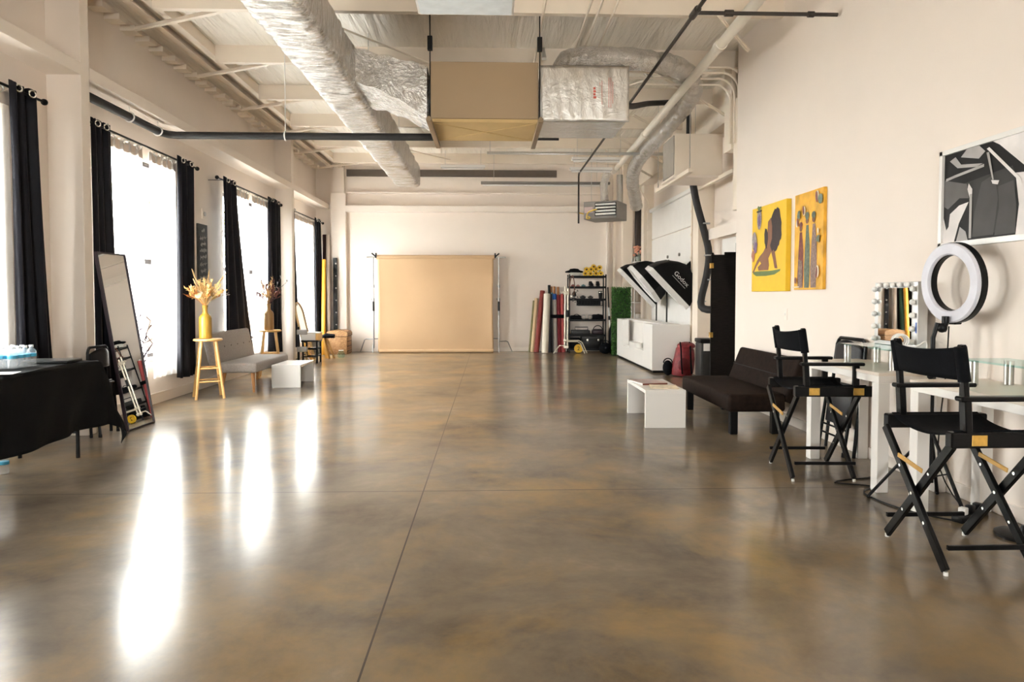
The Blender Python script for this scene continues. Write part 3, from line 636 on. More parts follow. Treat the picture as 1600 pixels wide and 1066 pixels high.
glass_shelf('glass riser shelf on the vanity table at the right edge', (2.74, 3.28, .766), .42, .14)
# hollywood mirror
t = thing('vanity_mirror', 'square makeup mirror edged with white bulbs on glass shelf', 'mirror', (2.80, 4.64, .907))
m = MB(); m.box((.0, -.25, 0), (.07, .25, .44), .004); part('frame', m, mat('silver white frame', (.66, .66, .66), .3, .2), t, smooth=0)
part('mirror_glass', box((-.004, -.195, .03), (.001, .195, .40)), mirror_m, t, smooth=0)
bulb = mat('frosted white bulb', (.88, .87, .84), .3)
for (y, z) in [(s * .222, .04 + .088 * k) for s in (-1, 1) for k in range(5)] + [(-.16 + .08 * k, .42) for k in range(5)]:
    m = MB(); m.ball((-.018, y, z), .02); b_ = part('bulb', m, bulb, t); part('socket', mb1('cyl', (.0, y, z), (-.01, y, z), .012, seg=10), chrome, b_)
part('touch_buttons', box((-.003, -.247, .1), (.0, -.235, .17)), mat('blue key marks', (.12, .22, .6), .5), t, smooth=0)
t = thing('cable_coil', 'white coiled cable on the glass shelf below the lighted mirror', 'cable', (2.71, 4.42, .907))
m = MB()
for k in range(5): m.torus((0, .012 * k - .02, .05), .038 + .004 * (k % 2), .006, axis=(.5, 1, 0), seg=24, ss=6)
part('coil', m, whitem_m, t); part('tail', mb1('tube', flexpath([(0, -.03, .02), (.03, -.12, .02), (.04, -.2, .06), (.03, -.22, -.0), (.02, -.2, .004)], .03), .005, 6), whitem_m, t)
# ring light
t = thing('ring_light', 'white ring light on a black tripod between the vanity tables', 'lamp', (2.67, 4.03, 0))
part('pole', mb1('tube', [(0, 0, .12), (0, 0, 1.0), (.02, -.01, 1.09)], .013, 12), black_mt, t)
cz = V((.09, -.02, 1.33)); nrm = V((-1, -.06, -.04)).normalized()
ux = V((0, 0, 1)).cross(nrm).normalized(); uy = nrm.cross(ux)
Mr = frame_M(cz, ux, uy, nrm)
def ring_prof(r0, r1, z0, z1, M, bev=.008):
    m = MB(); seg = 64; pr = [(r0, z0), (r1, z0), (r1, z1 - bev), (r1 - bev, z1), (r0 + bev, z1), (r0, z1 - bev)]; vs = []; fs = []; n = len(pr)
    for k in range(seg):
        a = 2 * PI * k / seg
        for r, z in pr: vs.append(M @ V((r * math.cos(a), r * math.sin(a), z)))
    for k in range(seg):
        for i in range(n): fs.append((k * n + i, k * n + (i + 1) % n, ((k + 1) % seg) * n + (i + 1) % n, ((k + 1) % seg) * n + i))
    m.raw(vs, fs); return m
part('ring_back', ring_prof(.165, .242, -.035, .006, Mr), black_p, t)
part('ring_diffuser', ring_prof(.168, .239, .004, .022, Mr), mat('ring diffuser', (.66, .66, .73), .45), t, 'white ring diffuser')
m = MB(); m.bar(Mr @ V((0, -.25, -.02)), Mr @ V((0, -.225, -.02)), .06, .05, bev=.006); m.cyl((.06, -.02, 1.09), (.06, -.02, 1.13), .02); m.tube([(.02, -.01, 1.07), (.05, -.02, 1.05), (.06, -.02, 1.10)], .02, 10); m.ball((.04, -.02, 1.06), .03); part('tilt_head', m, black_p, t)
m = MB(); m.cyl((0, 0, .72), (0, 0, .80), .02); m.ball((-.03, -.03, .77), .02); part('height_knob', m, black_p, t)
m = MB(); m.cyl((0, 0, .40), (0, 0, .47), .019); m.cyl((0, 0, .12), (0, 0, .17), .019); part('leg_collar', m, black_p, t)
for a in (165, 285, 45):
    d = V((math.cos(math.radians(a)), math.sin(math.radians(a)), 0)) * (.34 if a == 165 else .22 if a == 285 else .2)
    m = MB(); m.bar(V((0, 0, .44)), d + V((0, 0, .015)), .018, .012); m.bar(V((0, 0, .15)), d * .55 + V((0, 0, .2)), .012, .008); l = part('leg', m, black_mt, t, smooth=0); part('rubber_foot', mb1('ball', d + V((0, 0, .012)), .012), black_p, l)
part('power_lead', mb1('tube', flexpath([(.075, -.03, 1.07), (.05, -.05, .8), (.03, -.03, .45), (.06, .0, .2), (.12, -.1, .01), (.1, -.3, .006)], .06), .004, 6), black_p, t)
# power strip, cable, weighted base on the floor
t = thing('power_strip', 'black power strip with white plugs on the floor under the right vanity', 'power strip', (2.7, 3.72, 0), math.radians(30))
part('strip_body', box((-.15, -.03, 0), (.15, .03, .035), .006), black_p, t)
for k in range(3): part('plug', box((-.1 + .08 * k, -.02, .035), (-.06 + .08 * k, .02, .075), .006), whitem_m if k == 0 else black_p, t)
pipe('power_cable', flexpath([(2.62, 3.62, .006), (2.42, 3.85, .006), (2.36, 4.2, .006), (2.5, 4.35, .006), (2.3, 4.45, .006), (2.42, 4.52, .006), (2.62, 4.58, .006), (2.8, 4.8, .006)], .05), .005, black_p, 'thin black cable trailing over the floor under the vanity tables', 'cable', 6)
m = MB(); m.lathe([(.13, 0), (.13, .015), (.11, .022), (.02, .03), (.012, .06)], seg=32); solo('floor_weight', m, black_mt, 'round black weighted base on the floor below the right vanity', 'weight', (2.77, 3.42, 0))
# folded chair leaning on the wall
t = thing('folding_chair', 'black metal folding chair folded flat against the right wall', 'chair', (2.80, 5.36, 0)); t.rotation_euler = (0, math.radians(5.5), 0)
m = MB(); pts = [(0, -.22, .0), (0, -.22, .75)] + [V((0, -.14 - .08 * math.cos(a), .82 + .1 * math.sin(a))) for a in (0.4, .8, 1.2)] + [V((0, .14 + .08 * math.cos(a), .82 + .1 * math.sin(a))) for a in (1.2, .8, .4)] + [(0, .22, .75), (0, .22, .0)]
m.tube(pts, .014, 8); part('front_frame', m, black_mt, t)
m = MB(); m.grid(12, 6, lambda u, v: V((-.012 - .03 * math.sin(PI * u), -.2 + .4 * u, .70 + .2 * v - .05 * v * (2 * u - 1) ** 2))); part('backrest', m, mat('black vinyl', (.010, .009, .011), .4, spec=.2), t, solid=.012)
m = MB(); m.box((-.05, -.19, .22), (-.025, .19, .56), .02); part('seat', m, mat('black vinyl', (.010, .009, .011), .4, spec=.2), t)
m = MB(); m.tube([(-.07, -.2, 0), (-.05, -.2, .5), (-.05, -.19, .53), (-.05, .19, .53), (-.05, .2, .5), (-.07, .2, 0)], .013, 8); part('rear_frame', m, black_mt, t)
for z in (.13, .2): part('cross_rung', mb1('cyl', (-.066, -.2, z), (-.066, .2, z), .008, seg=8), black_mt, t)
for y in (-.2, .2): part('rubber_foot', mb1('cyl', (-.07, y, -.005), (-.07, y, .03), .016, seg=10), black_p, t)
# brown futon and the low white bench
def futon(name, label, loc, rz, L_, fab, legm, seat_z, thick, depth, back_h, lean, leg_r, leg_fn, tufts):
    t = thing(name, label, 'sofa', loc, rz); h = L_ / 2
    m = MB(); m.box((0, -h, seat_z - thick), (depth, h, seat_z), .03, None, 3); part('seat_cushion', m, fab, t, smooth=60)
    a = math.atan2(lean, back_h); M = Matrix.Translation((depth - .02, 0, seat_z - .06)) @ Matrix.Rotation(a, 4, 'Y')
    m = MB(); m.box((0, -h, 0), (.12, h, math.hypot(back_h, lean) + .06), .03, M, 3); b_ = part('backrest', m, fab, t, smooth=60)
    m = MB(); bl = math.hypot(back_h, lean) + .06
    if tufts:
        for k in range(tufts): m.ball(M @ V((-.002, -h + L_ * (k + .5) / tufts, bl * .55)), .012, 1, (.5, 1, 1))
        part('tuft_button', m, mat('tuft shadow cloth', (.12, .11, .10), .9), b_)  # dark colour paints the shadow of the tufts
    else: m.bar(M @ V((-.001, -h + .01, bl * .52)), M @ V((-.001, h - .01, bl * .52)), .006, .01); part('seam', m, mat('seam brown', (.004, .003, .0025), .9), b_)
    for x in (.07, depth - .07):
        for y in (-h + .08, h - .08): part('leg', leg_fn(x, y, seat_z - thick), legm, t)
    return t
def sqleg(x, y, z): return mb1('bar', (x, y, 0), (x, y, z + .01), .07, .06, up=(0, 1, 0), bev=.006)
def rleg(x, y, z):
    sx = -.03 if x < .3 else .03; sy = -.05 if y < 0 else .05; m = MB(); m.tube([(x + sx, y + sy, 0), (x, y, z + .01)], [.014, .026], 14); return m
futon('futon_sofa', 'dark brown suede futon with low back against the right wall', (2.13, 6.76, 0), 0, 1.5, brown_fab, black_w, .37, .16, .52, .33, .13, .03, sqleg, 0)
def bench(name, label, loc, w, d, h, rz=0, group=None):
    t = thing(name, label, 'bench', loc, rz, 'low white slab benches'); e = .032
    part('top', box((-w / 2, -d / 2, h - e), (w / 2, d / 2, h), .002), white_m, t, smooth=0)
    for s in (-1, 1):
        a, b_ = (s * d / 2, s * (d / 2 - e)); part('end_panel', box((-w / 2, min(a, b_), 0), (w / 2, max(a, b_), h - e), .002), white_m, t, smooth=0)
    return t
bench('bench', 'low white bench with magazines on top, beside the brown futon', (1.66, 6.82, 0), .385, .86, .36)
bench('bench', 'low white bench in front of the grey sofa, with an empty top', (-2.79, 9.75, 0), .39, .72, .31)
t = thing('magazine', 'reddish-brown covered magazine lying on the right white bench', 'magazine', (1.62, 6.95, .36), .2); part('pages', box((-.13, -.17, .001), (.13, .17, .014), .002), whitem_m, t, smooth=0); part('cover', box((-.133, -.173, .014), (.133, .173, .017)), mat('red brown cover', (.42, .30, .27), .3, var=.3, scale=12), t, smooth=0); part('spine', box((-.135, -.174, 0), (.134, -.17, .016)), mat('red spine', (.18, .05, .03), .4), t, smooth=0)
t = thing('magazine', 'pale open magazine at the near end of the right white bench', 'magazine', (1.70, 6.62, .36), -.15); part('pages', box((-.13, -.13, .001), (.13, .13, .007), .001), mat('cream pages', (.72, .64, .5), .5, var=.3, scale=14), t, smooth=0); part('cover', box((-.134, -.134, 0), (.134, .134, .0015)), mat('yellow cover', (.6, .42, .2), .4), t, smooth=0)
# wall art
def canvas(name, label, x, y0, y1, z0, z1, d, mats, shapes, fn=None):
    """Stretched canvas on the right wall; picture coordinates run 0..1 left to right (from the room) and bottom to top."""
    m = MB(); m.box((-d, -(y1 - y0) / 2, 0), (0, (y1 - y0) / 2, z1 - z0), .003); Y1 = (y1 - y0) / 2; H = z1 - z0; lv = 0
    for mi, poly in shapes:
        m.mi = mi; lv += 1; th = .0006 * lv
        M = frame_M((-d - th, Y1, 0), (0, -1, 0), (0, 0, 1), (-1, 0, 0))
        m.prism([(u * 2 * Y1, v * H) for u, v in poly], .0006, M)
    return solo(name, m, mats, label, 'painting', (x, (y0 + y1) / 2, z0), smooth=0)
def ell(cx, cy, rx, ry, n=22, rot=0., wob=0., sd=1):
    rr = random.Random(sd); o = []
    for k in range(n):
        a = 2 * PI * k / n; w = 1 + wob * rr.uniform(-1, 1); x, y = rx * math.cos(a) * w, ry * math.sin(a) * w
        o.append((cx + x * math.cos(rot) - y * math.sin(rot), cy + x * math.sin(rot) + y * math.cos(rot)))
    return o
yel = mat('yellow paint', (.86, .55, .015), .5, var=.04); skin = mat('brown paint', (.22, .085, .04), .5, var=.1); hairp = mat('dark brown paint', (.035, .02, .02), .6, var=.2, scale=40); grn = mat('green paint', (.12, .18, .05), .5, var=.15)
purp = mat('purple paint', (.16, .09, .20), .5, var=.3, scale=30); rust = mat('rust paint', (.45, .17, .08), .5, var=.2); greyp = mat('grey paint', (.30, .26, .25), .5, var=.4, scale=60)
sh = [(3, [(.05, .215), (.15, .185), (.45, .18), (.7, .19), (.85, .225), (.86, .245), (.6, .235), (.3, .24), (.05, .24)]),
      (1, [(.2, .29), (.22, .25), (.52, .245), (.54, .30), (.52, .38), (.60, .45), (.66, .35), (.70, .26), (.78, .255), (.73, .38), (.68, .50), (.64, .60), (.62, .78), (.56, .82), (.50, .76), (.48, .62), (.44, .52), (.36, .46), (.26, .42), (.16, .36), (.06, .26), (.02, .235), (.06, .225), (.16, .30), (.26, .36), (.30, .33)]),
      (2, ell(.71, .69, .175, .24, 34, -.12, .08, 4)), (1, [(.50, .80), (.58, .84), (.62, .74), (.62, .60), (.55, .50), (.51, .60), (.49, .70)]), (5, ell(.49, .56, .02, .05)), (2, ell(.45, .62, .05, .12, 16, .1, .15, 6)),
      (6, ell(.235, .86, .07, .13, 18)), (4, ell(.235, .84, .04, .07, 12)), (2, ell(.235, .95, .085, .014)), (3, ell(.235, .985, .05, .03, 12, 0, .4, 2)),
      (6, ell(.10, .60, .075, .12, 18, .2)), (4, ell(.12, .53, .07, .07, 14, 0, .2)), (5, ell(.06, .43, .05, .07, 14, 0, .2)), (6, ell(.07, .57, .03, .05))]
canvas('art_canvas', 'thick yellow canvas painted with a figure sitting on a green cushion', XR - .001, 6.56, 7.42, 1.30, 2.197, .05, [yel, skin, hairp, grn, purp, rust, greyp], sh)
yel2 = mat('mottled yellow paint', (.80, .42, .03), .5, var=.25, scale=7); redp = mat('dark red paint', (.20, .04, .03), .5, var=.3, scale=30); teal = mat('green grey paint', (.12, .16, .11), .5, var=.3, scale=40); mauve = mat('mauve paint', (.24, .15, .12), .5, var=.4, scale=50); whp = mat('off white paint', (.8, .68, .45), .5)
def robe(cx, w, top, sd):
    return [(cx - w * .4, top), (cx + w * .4, top), (cx + w * .9, top - .2), (cx + w, top - .45), (cx + w * .8, .02), (cx - w * .8, .02), (cx - w, top - .45), (cx - w * .7, top - .2)]
sh = [(1, robe(.24, .11, .60, 1)), (2, robe(.47, .10, .66, 2)), (3, robe(.70, .11, .66, 3)), (3, [(.16, .02), (.32, .02), (.30, .30), (.17, .32)]), (2, robe(.47, .05, .5, 2)),
      (4, ell(.25, .64, .05, .035)), (1, ell(.25, .675, .06, .03)), (4, ell(.47, .71, .05, .035)), (2, ell(.47, .755, .065, .04)), (4, ell(.70, .71, .05, .035)), (2, ell(.70, .75, .065, .035)),
      (5, ell(.12, .70, .05, .04, 12, .4)), (1, ell(.14, .71, .03, .05, 12, .4)), (5, ell(.37, .81, .05, .05, 12, .3)), (1, ell(.35, .82, .03, .05, 12, .3)), (5, ell(.82, .93, .06, .05, 12, .3)), (1, ell(.80, .92, .035, .06, 12, .3)), (2, ell(.93, .89, .07, .05, 12)), (5, ell(.86, .18, .06, .06, 12, .3)), (1, ell(.84, .17, .03, .06, 12)), (1, ell(.1, .1, .03, .035)), (5, ell(.87, .58, .025, .03)), (2, ell(.88, .5, .05, .04, 12, 0, .3)), (2, ell(.2, .78, .05, .05, 12, 0, .3)), (5, [(.02, .02), (.25, .025), (.25, .035), (.02, .035)])]
canvas('art_canvas', 'narrow orange-yellow canvas painted with three tall robed figures', XR - .001, 5.86, 6.42, 1.31, 2.2, .03, [yel2, redp, teal, mauve, skin, whp], sh)
g = [mat('photo tone %d' % k, (v, v * .95, v * .93), .4, var=.12, scale=6, spec=.12) for k, v in enumerate((.80, .012, .045, .075, .13, .42, .75))]
sh = [(1, [(0, .0), (.58, 0), (.60, .3), (.57, .62), (.68, .60), (.45, .95), (.40, 1.0), (0, 1)]), (2, [(.0, .60), (.55, .70), (.57, .62), (.57, .3), (.58, .05), (.26, .05), (.25, .55), (0, .5)]), (3, [(.25, .03), (.42, .03), (.45, .40), (.42, .66), (.32, .60), (.27, .3)]), (4, [(0, .42), (.04, .38), (.14, .48), (.22, .46), (.20, .62), (.0, .72)]), (3, [(.43, .02), (.58, .02), (.585, .3), (.56, .55), (.45, .52), (.46, .3)]),
      (6, [(0, 0), (.10, 0), (.14, .2), (.22, .42), (.14, .40), (.06, .32), (.05, .18), (.03, .14), (0, .3)]), (5, [(.12, 0), (.22, 0), (.20, .10), (.15, .16)]), (5, [(.05, .92), (.12, .82), (.28, .78), (.33, .80), (.15, .85), (.10, .95)]), (5, [(.02, .70), (.10, .72), (.34, .76), (.34, .79), (.1, .75), (.02, .73)]), (6, [(.22, .62), (.25, .55), (.25, .47), (.23, .46), (.21, .56)]), (5, [(.23, .5), (.25, .5), (.25, .02), (.23, .02)]), (6, [(.40, .60), (.46, .58), (.45, .54), (.41, .56)]), (6, [(.36, .94), (.62, .50), (.61, .56), (.38, .95)]),
      (5, [(.15, .93), (.30, .86), (.35, .92), (.3, 1.0), (.2, 1.0)]), (5, [(.36, .9), (.41, .60), (.42, .60), (.38, .9)])]
t = thing('framed_photograph', 'large black and white abstract photograph in slim white frame', 'photograph', (XR, 3.79, 1.555))
m = MB()
for a, b_ in (((-.03, -.55, 0), (0, -.52, .62)), ((-.03, .52, 0), (0, .55, .62)), ((-.03, -.55, 0), (0, .55, .035)), ((-.03, -.55, .59), (0, .55, .62))): m.box(a, b_, .002)
part('frame', m, white_m, t, smooth=0)
m = MB(); m.box((-.012, -.52, .035), (-.002, .52, .59)); lv = 0
for mi, poly in sh:
    m.mi = mi; lv += 1; m.prism([(u * 1.04, v * .555) for u, v in poly], .0004, frame_M((-.012 - .0004 * lv, .52, .035), (0, -1, 0), (0, 0, 1), (-1, 0, 0)))
part('print', m, g, t, smooth=0)
t = thing('light_switch', 'cream light switch plate on the wall above the brown futon', 'switch', (XR, 6.655, 1.015)); part('plate', box((-.006, -.035, 0), (0, .035, .115), .002), trim_m, t, smooth=0); part('toggle', box((-.014, -.006, .045), (-.005, .006, .07), .002), white_m, t, smooth=0)

# ------------------------------------------------------------------ left hand side
t = thing('folding_table', 'folding table mostly hidden under the black tablecloth at the left', 'table', (-3.39, 4.55, 0))
part('tabletop', box((-.34, -.85, .70), (.33, .85, .735), .01), plast_grey, t)
for y in (-.72, .80):
    for x in (-.24, .2): part('leg', mb1('tube', [(x, y, 0), (x, y, .70)], .014, 10), black_mt, t)
    part('leg_brace', mb1('tube', [(-.24, y, .2), (.2, y, .2)], .01, 8), black_mt, t)
m = MB(); hx, hy = .35, .87
def cloth(u, v):
    X, Y_ = -.37 - .08 + (2 * .37 + .08 + .50) * u, -1.3 + 2.62 * v
    x0, y0 = min(max(X, -hx), hx), min(max(Y_, -hy), hy); ox, oy = X - x0, Y_ - y0; r = math.hypot(ox, oy)
    if r < 1e-6: return V((X, Y_, .748 + .003 * math.sin(9 * X + 4) * math.sin(7 * Y_)))
    n = V((ox, oy, 0)) / r; wob = .028 * math.sin(Y_ * 6.3 + 1) * (r / .45) + .016 * math.sin(Y_ * 15 + X * 11) * (r / .45)
    out = .02 + .05 * (r / .5) + wob + (.05 * min(abs(ox), abs(oy)) / .3)
    drop = max(0, r - .015) * .985
    return V((x0, y0, 0)) + n * min(out, r) + V((0, 0, .748 - drop + .012 * math.sin(Y_ * 4)))
m.grid(70, 110, cloth); solo('tablecloth', m, cloth_m, 'black cloth draped over the folding table at the left, hanging in a point', 'tablecloth', (-3.41, 4.55, 0), solid=.003)
# water bottles on the table
def bottle(label, loc, group, h=.15):
    t = thing('water_bottle', label, 'bottle', loc, 0, group); s = h / .15
    m = MB(); m.lathe([(.02 * s, 0), (.029 * s, .004 * s), (.03 * s, .05 * s), (.028 * s, .058 * s), (.03 * s, .066 * s), (.03 * s, .10 * s), (.022 * s, .12 * s), (.012 * s, .13 * s), (.012 * s, .137 * s)], seg=14); part('bottle_body', m, bottle_pl, t)
    part('label_wrap', mb1('lathe', [(.0305 * s, .07 * s), (.0308 * s, .071 * s), (.0308 * s, .09 * s), (.0305 * s, .091 * s)], seg=14), mat('blue bottle label', (.05, .36, .55), .4, var=.3, scale=20), t, 'blue paper label')
    part('cap', mb1('cyl', (0, 0, .136 * s), (0, 0, .15 * s), .0135 * s, seg=12), mat('white cap', (.8, .82, .85), .4), t)
    return t
b0 = None
for i in range(7):
    for j in range(4):
        p = (-3.62 + .064 * i, 4.72 + .064 * j, .757); lb = 'small clear water bottle with blue label packed among the others on the black table'
        if b0 is None: b0 = bottle(lb, p, 'packed water bottles on the black table')
        else: dup(b0, p)
dup(b0, (-3.415, 4.870, 0.0), label='clear plastic water bottle with blue label on the floor under the black table', group='loose water bottle on the floor')
t = thing('laptop', 'closed black laptop lying near the far end of the black table', 'laptop', (-3.3, 5.22, .755), .12); part('base', box((-.17, -.12, 0), (.17, .12, .012), .003), black_p, t); part('lid', box((-.17, -.12, .013), (.17, .12, .02), .003), mat('dark lid', (.03, .03, .032), .3), t)
solo('paper_sheet', box((-.12, -.08, 0), (.12, .08, .002)), white_m, 'white sheet of paper on the black table in front of the bottles', 'paper', (-3.15, 4.43, .757), .3)
# leaning floor mirror, the black chair behind it and the dark branches
t = thing('floor_mirror', 'tall floor mirror in thin dark frame leaning by the window', 'mirror', (-3.345, 6.62, 0)); a = math.radians(-9); t.rotation_euler = (0, a, math.radians(-1.8))
m = MB()
for p, q in (((-.02, -.235, 0), (.012, -.222, 1.68)), ((-.02, .222, 0), (.012, .235, 1.68)), ((-.02, -.235, 0), (.012, .235, .013)), ((-.02, -.235, 1.667), (.012, .235, 1.68))): m.box(p, q, .002)
part('frame', m, mat('dark plum frame', (.03, .018, .028), .4), t, smooth=0); part('mirror_glass', box((-.01, -.224, .011), (.002, .224, 1.669)), mirror_m, t, smooth=0); part('backing', box((-.018, -.224, .01), (-.011, .224, 1.67)), black_p, t, smooth=0)
t = thing('floor_vase', 'brown floor vase with dark purple branches behind the leaning mirror', 'vase', (-3.62, 7.02, 0))
brn = mat('brown ceramic', (.16, .08, .04), .4, var=.15); brm = mat('purple brown twigs', (.05, .022, .04), .7, var=.3)
part('vase_body', mb1('lathe', [(.05, 0), (.075, .03), (.085, .14), (.06, .28), (.035, .36), (.04, .40)], seg=20), brn, t)
rr = random.Random(12)
m = MB()
for k in range(9):
    a = rr.uniform(0, 2 * PI); sp = rr.uniform(.05, .19); h = rr.uniform(.75, 1.12); p0 = V((0, 0, .3)); p2 = V((math.cos(a) * sp + .06, math.sin(a) * sp + .02, h)); p1 = p0.lerp(p2, .5) + V((rr.uniform(-.03, .03), rr.uniform(-.03, .03), .05)); pp = flexpath([p0, p1, p2], .06); m.tube(pp, [.006 - .003 * i / len(pp) for i in range(len(pp))], 6)
    for q in range(6):
        b_ = pp[int(len(pp) * rr.uniform(.45, .98))]; d = V((rr.uniform(-1, 1), rr.uniform(-1, 1), rr.uniform(.1, 1))).normalized() * rr.uniform(.04, .1); m.tube([b_, b_ + d * .6, b_ + d + V((0, 0, .01))], [.004, .005, .002], 5); m.blade([b_ + d * .7, b_ + d, b_ + d * 1.35], .008)
part('branches', m, brm, t)
fc = dup([o for o in bpy.data.objects if o.name == 'folding_chair'][0], (-3.52, 6.26, 0), label='black metal folding chair folded beside the column, between black table and floor mirror', rot=(0, math.radians(1.5), PI)); fc.scale = (1, .72, .87)
# stools with vases
def stool(label, loc, rz):
    t = thing('bar_stool', label, 'stool', loc, rz, 'natural wood stools'); H = .73
    m = MB(); m.lathe([(.15, H - .03), (.168, H - .022), (.17, H - .012), (.16, H), (.02, H + .0005)], seg=36); part('seat', m, oak, t)
    for k in range(4):
        a = PI / 4 + k * PI / 2; c, s = math.cos(a), math.sin(a); part('leg', mb1('tube', [(.222 * c, .222 * s, 0), (.115 * c, .115 * s, H - .025)], [.0165, .0185], 12), oak, t)
    for z, o in ((.21, 0), (.26, 1), (.37, 0), (.42, 1)):
        f = .222 + (.115 - .222) * z / (H - .025)
        for s in (-1, 1):
            q = f * math.sin(PI / 4); p = ((-q, s * q, z), (q, s * q, z)) if o == 0 else ((s * q, -q, z), (s * q, q, z)); part('rung', mb1('cyl', *p, .0105, seg=10), oak, t)
    return t
s0 = stool('natural wood bar stool nearest the camera, left of the grey sofa', (-3.47, 8.50, 0), math.radians(28)); dup(s0, (-3.4, 10.64, 0), math.radians(15), 'natural wood bar stool beyond the far end of the grey sofa')
gv = mat('gold glazed ceramic', (.44, .25, .03), .3, var=.18, scale=12, stretch=(6, 6, .5)); bv = mat('brown wood grain ceramic', (.36, .20, .07), .4, var=.25, scale=10, stretch=(8, 8, .5))
VP = [(.055, 0), (.072, .006), (.074, .02), (.074, .245), (.066, .275), (.045, .297), (.032, .315), (.029, .34), (.030, .385), (.037, .405), (.034, .408), (.026, .39)]
def flora(t, rr, z0, stems, mats, name):
    for nm, n, ln, sp, w, m_, kind in stems:
        mm = MB()
        for k in range(n):
            a = rr.uniform(0, 2 * PI); tilt = rr.uniform(*sp); L_ = rr.uniform(*ln); d = V((math.cos(a) * math.sin(tilt), math.sin(a) * math.sin(tilt), math.cos(tilt))); p0 = V((0, 0, z0 - .06)) ; p1 = V((d.x * .02, d.y * .02, z0)); p3 = V((0, 0, z0)) + d * L_; p2 = p1.lerp(p3, .55) + V((0, 0, .12 * L_ * math.sin(tilt)))
            pp = flexpath([p0, p1, p2, p3], .03); mm.tube(pp, .0022, 5)
            if kind == 'grass': mm.tube(flexpath([p2, p3], .03), [.003 + .006 * math.sin(PI * i / max(1, len(flexpath([p2, p3], .03)) - 1)) for i in range(len(flexpath([p2, p3], .03)))], 6)
            elif kind == 'leaf':
                for q in range(4):
                    b_ = p2.lerp(p3, q / 3.2); dd = (d + V((rr.uniform(-1, 1), rr.uniform(-1, 1), rr.uniform(-.4, .7)))).normalized() * w; mm.blade([b_, b_ + dd * .5 + V((0, 0, .006)), b_ + dd], w * .2)
            elif kind == 'fan':
                for q in range(11):
                    f = (q - 5) / 5; s_ = V((-d.y, d.x, 0)).normalized(); dd = (d + s_ * f * .9).normalized() * w * (1 - .25 * abs(f)); mm.blade([p2, p2 + dd * .5, p2 + dd], w * .05)
            elif kind == 'plume':
                for q in range(26):
                    b_ = p2.lerp(p3, q / 25); dd = (d * .8 + V((rr.uniform(-1, 1), rr.uniform(-1, 1), rr.uniform(-.6, .8)))).normalized() * w * (1 - .5 * q / 25); mm.tube([b_, b_ + dd], [.004, .0015], 4)
            elif kind == 'disc': mm.lathe([(.002, -.012), (w * .7, -.006), (w, .004), (w * .6, .01), (.004, .006)], p3, 14, V((0, 0, 1)).rotation_difference((d + V((.2, -.7, .1))).normalized()).to_matrix().to_4x4())
        part(nm, mm, m_, t, smooth=50)
wheat = mat('dry wheat straw', (.70, .48, .20), .7, var=.25); white_l = mat('bleached leaf', (.78, .70, .58), .7, var=.1); orange_l = mat('dry orange leaf', (.55, .20, .04), .7, var=.25); darkr = mat('dark dry leaf', (.13, .04, .03), .7, var=.3); tanp = mat('tan plume', (.55, .36, .17), .9, var=.2); dkst = mat('dark twig', (.06, .04, .035), .7)
def vase(label, loc, m_, seed, stems, rz=0):
    t = thing('flower_vase', label, 'vase', loc, rz, 'bottle shaped vases'); part('vase_body', mb1('lathe', VP, seg=10 if False else 28), m_, t); flora(t, random.Random(seed), .405, stems, None, 'dry'); return t
vase('gold bottle vase with pale dried bouquet on the front stool', (-3.49, 8.48, .7305), gv, 4, [('wheat_stem', 54, (.16, .36), (.1, .95), .05, wheat, 'plume'), ('palm_leaf', 5, (.2, .32), (.5, 1.25), .13, white_l, 'fan'), ('seed_head', 5, (.12, .22), (.3, 1.1), .04, tanp, 'disc'), ('dry_leaf', 10, (.18, .30), (.4, 1.2), .08, orange_l, 'leaf'), ('long_grass', 5, (.38, .5), (.2, .75), .03, tanp, 'grass')])
vase('brown grained bottle vase with dark dried bouquet on the rear stool', (-3.41, 10.63, .7305), bv, 9, [('tan_plume', 5, (.3, .42), (.05, .35), .07, tanp, 'plume'), ('dry_leaf', 22, (.16, .36), (.3, 1.1), .08, darkr, 'leaf'), ('wheat_stem', 12, (.14, .24), (.1, .7), .04, wheat, 'plume'), ('dark_twig', 9, (.34, .46), (.35, .95), .05, dkst, 'leaf')])
futon('futon_sofa', 'grey tufted futon sofa with wooden legs under the windows', (-3.03, 9.62, 0), PI, 1.42, grey_fab, teak, .385, .13, .50, .40, .09, .03, rleg, 6)
# wall plate, chalkboard sign, light stand
t = thing('thermostat', 'small white round-dial plate on the wall between the windows', 'thermostat', (XL, 9.45, 2.30)); part('plate', box((0, -.06, 0), (.02, .06, .13), .004), trim_m, t, smooth=0); part('dial', mb1('cyl', (.02, 0, .065), (.032, 0, .065), .032, seg=20), steel, t)
t = thing('wall_sign', 'tall narrow black chalkboard sign on the wall between the windows', 'sign', (XL, 9.38, 1.32)); part('board', box((0, -.15, 0), (.025, .15, .9), .003), mat('blackboard', (.022, .022, .022), .6, var=.4, scale=5), t, smooth=0)
m = MB(); rr = random.Random(21)
for (z, a) in ((.80, .05), (.70, .11), (.62, .08), (.53, .11), (.44, .1), (.35, .11), (.26, .09), (.17, .1)):
    pp = [V((.028, .0 - a + 2 * a * i / 26, z + .018 * math.sin(i * 1.9 + z * 9) + .016 * rr.uniform(-1, 1) + .03 * (i / 26))) for i in range(27)]; m.tube(flexpath(pp, .012), .0017, 5)
part('chalk_script', m, mat('chalk grey', (.42, .40, .37), .8), t)
t = thing('light_stand', 'black folded light stand with grey clamps against the rear column', 'stand', (-3.45, 12.38, 0)); part('pole', mb1('cyl', (0, 0, 0), (0, 0, .70), .022), black_mt, t)
for z in (.25, .56): part('clamp', box((-.02, -.05, z), (.16, .02, z + .09), .01), greypaint, t)
m = MB()
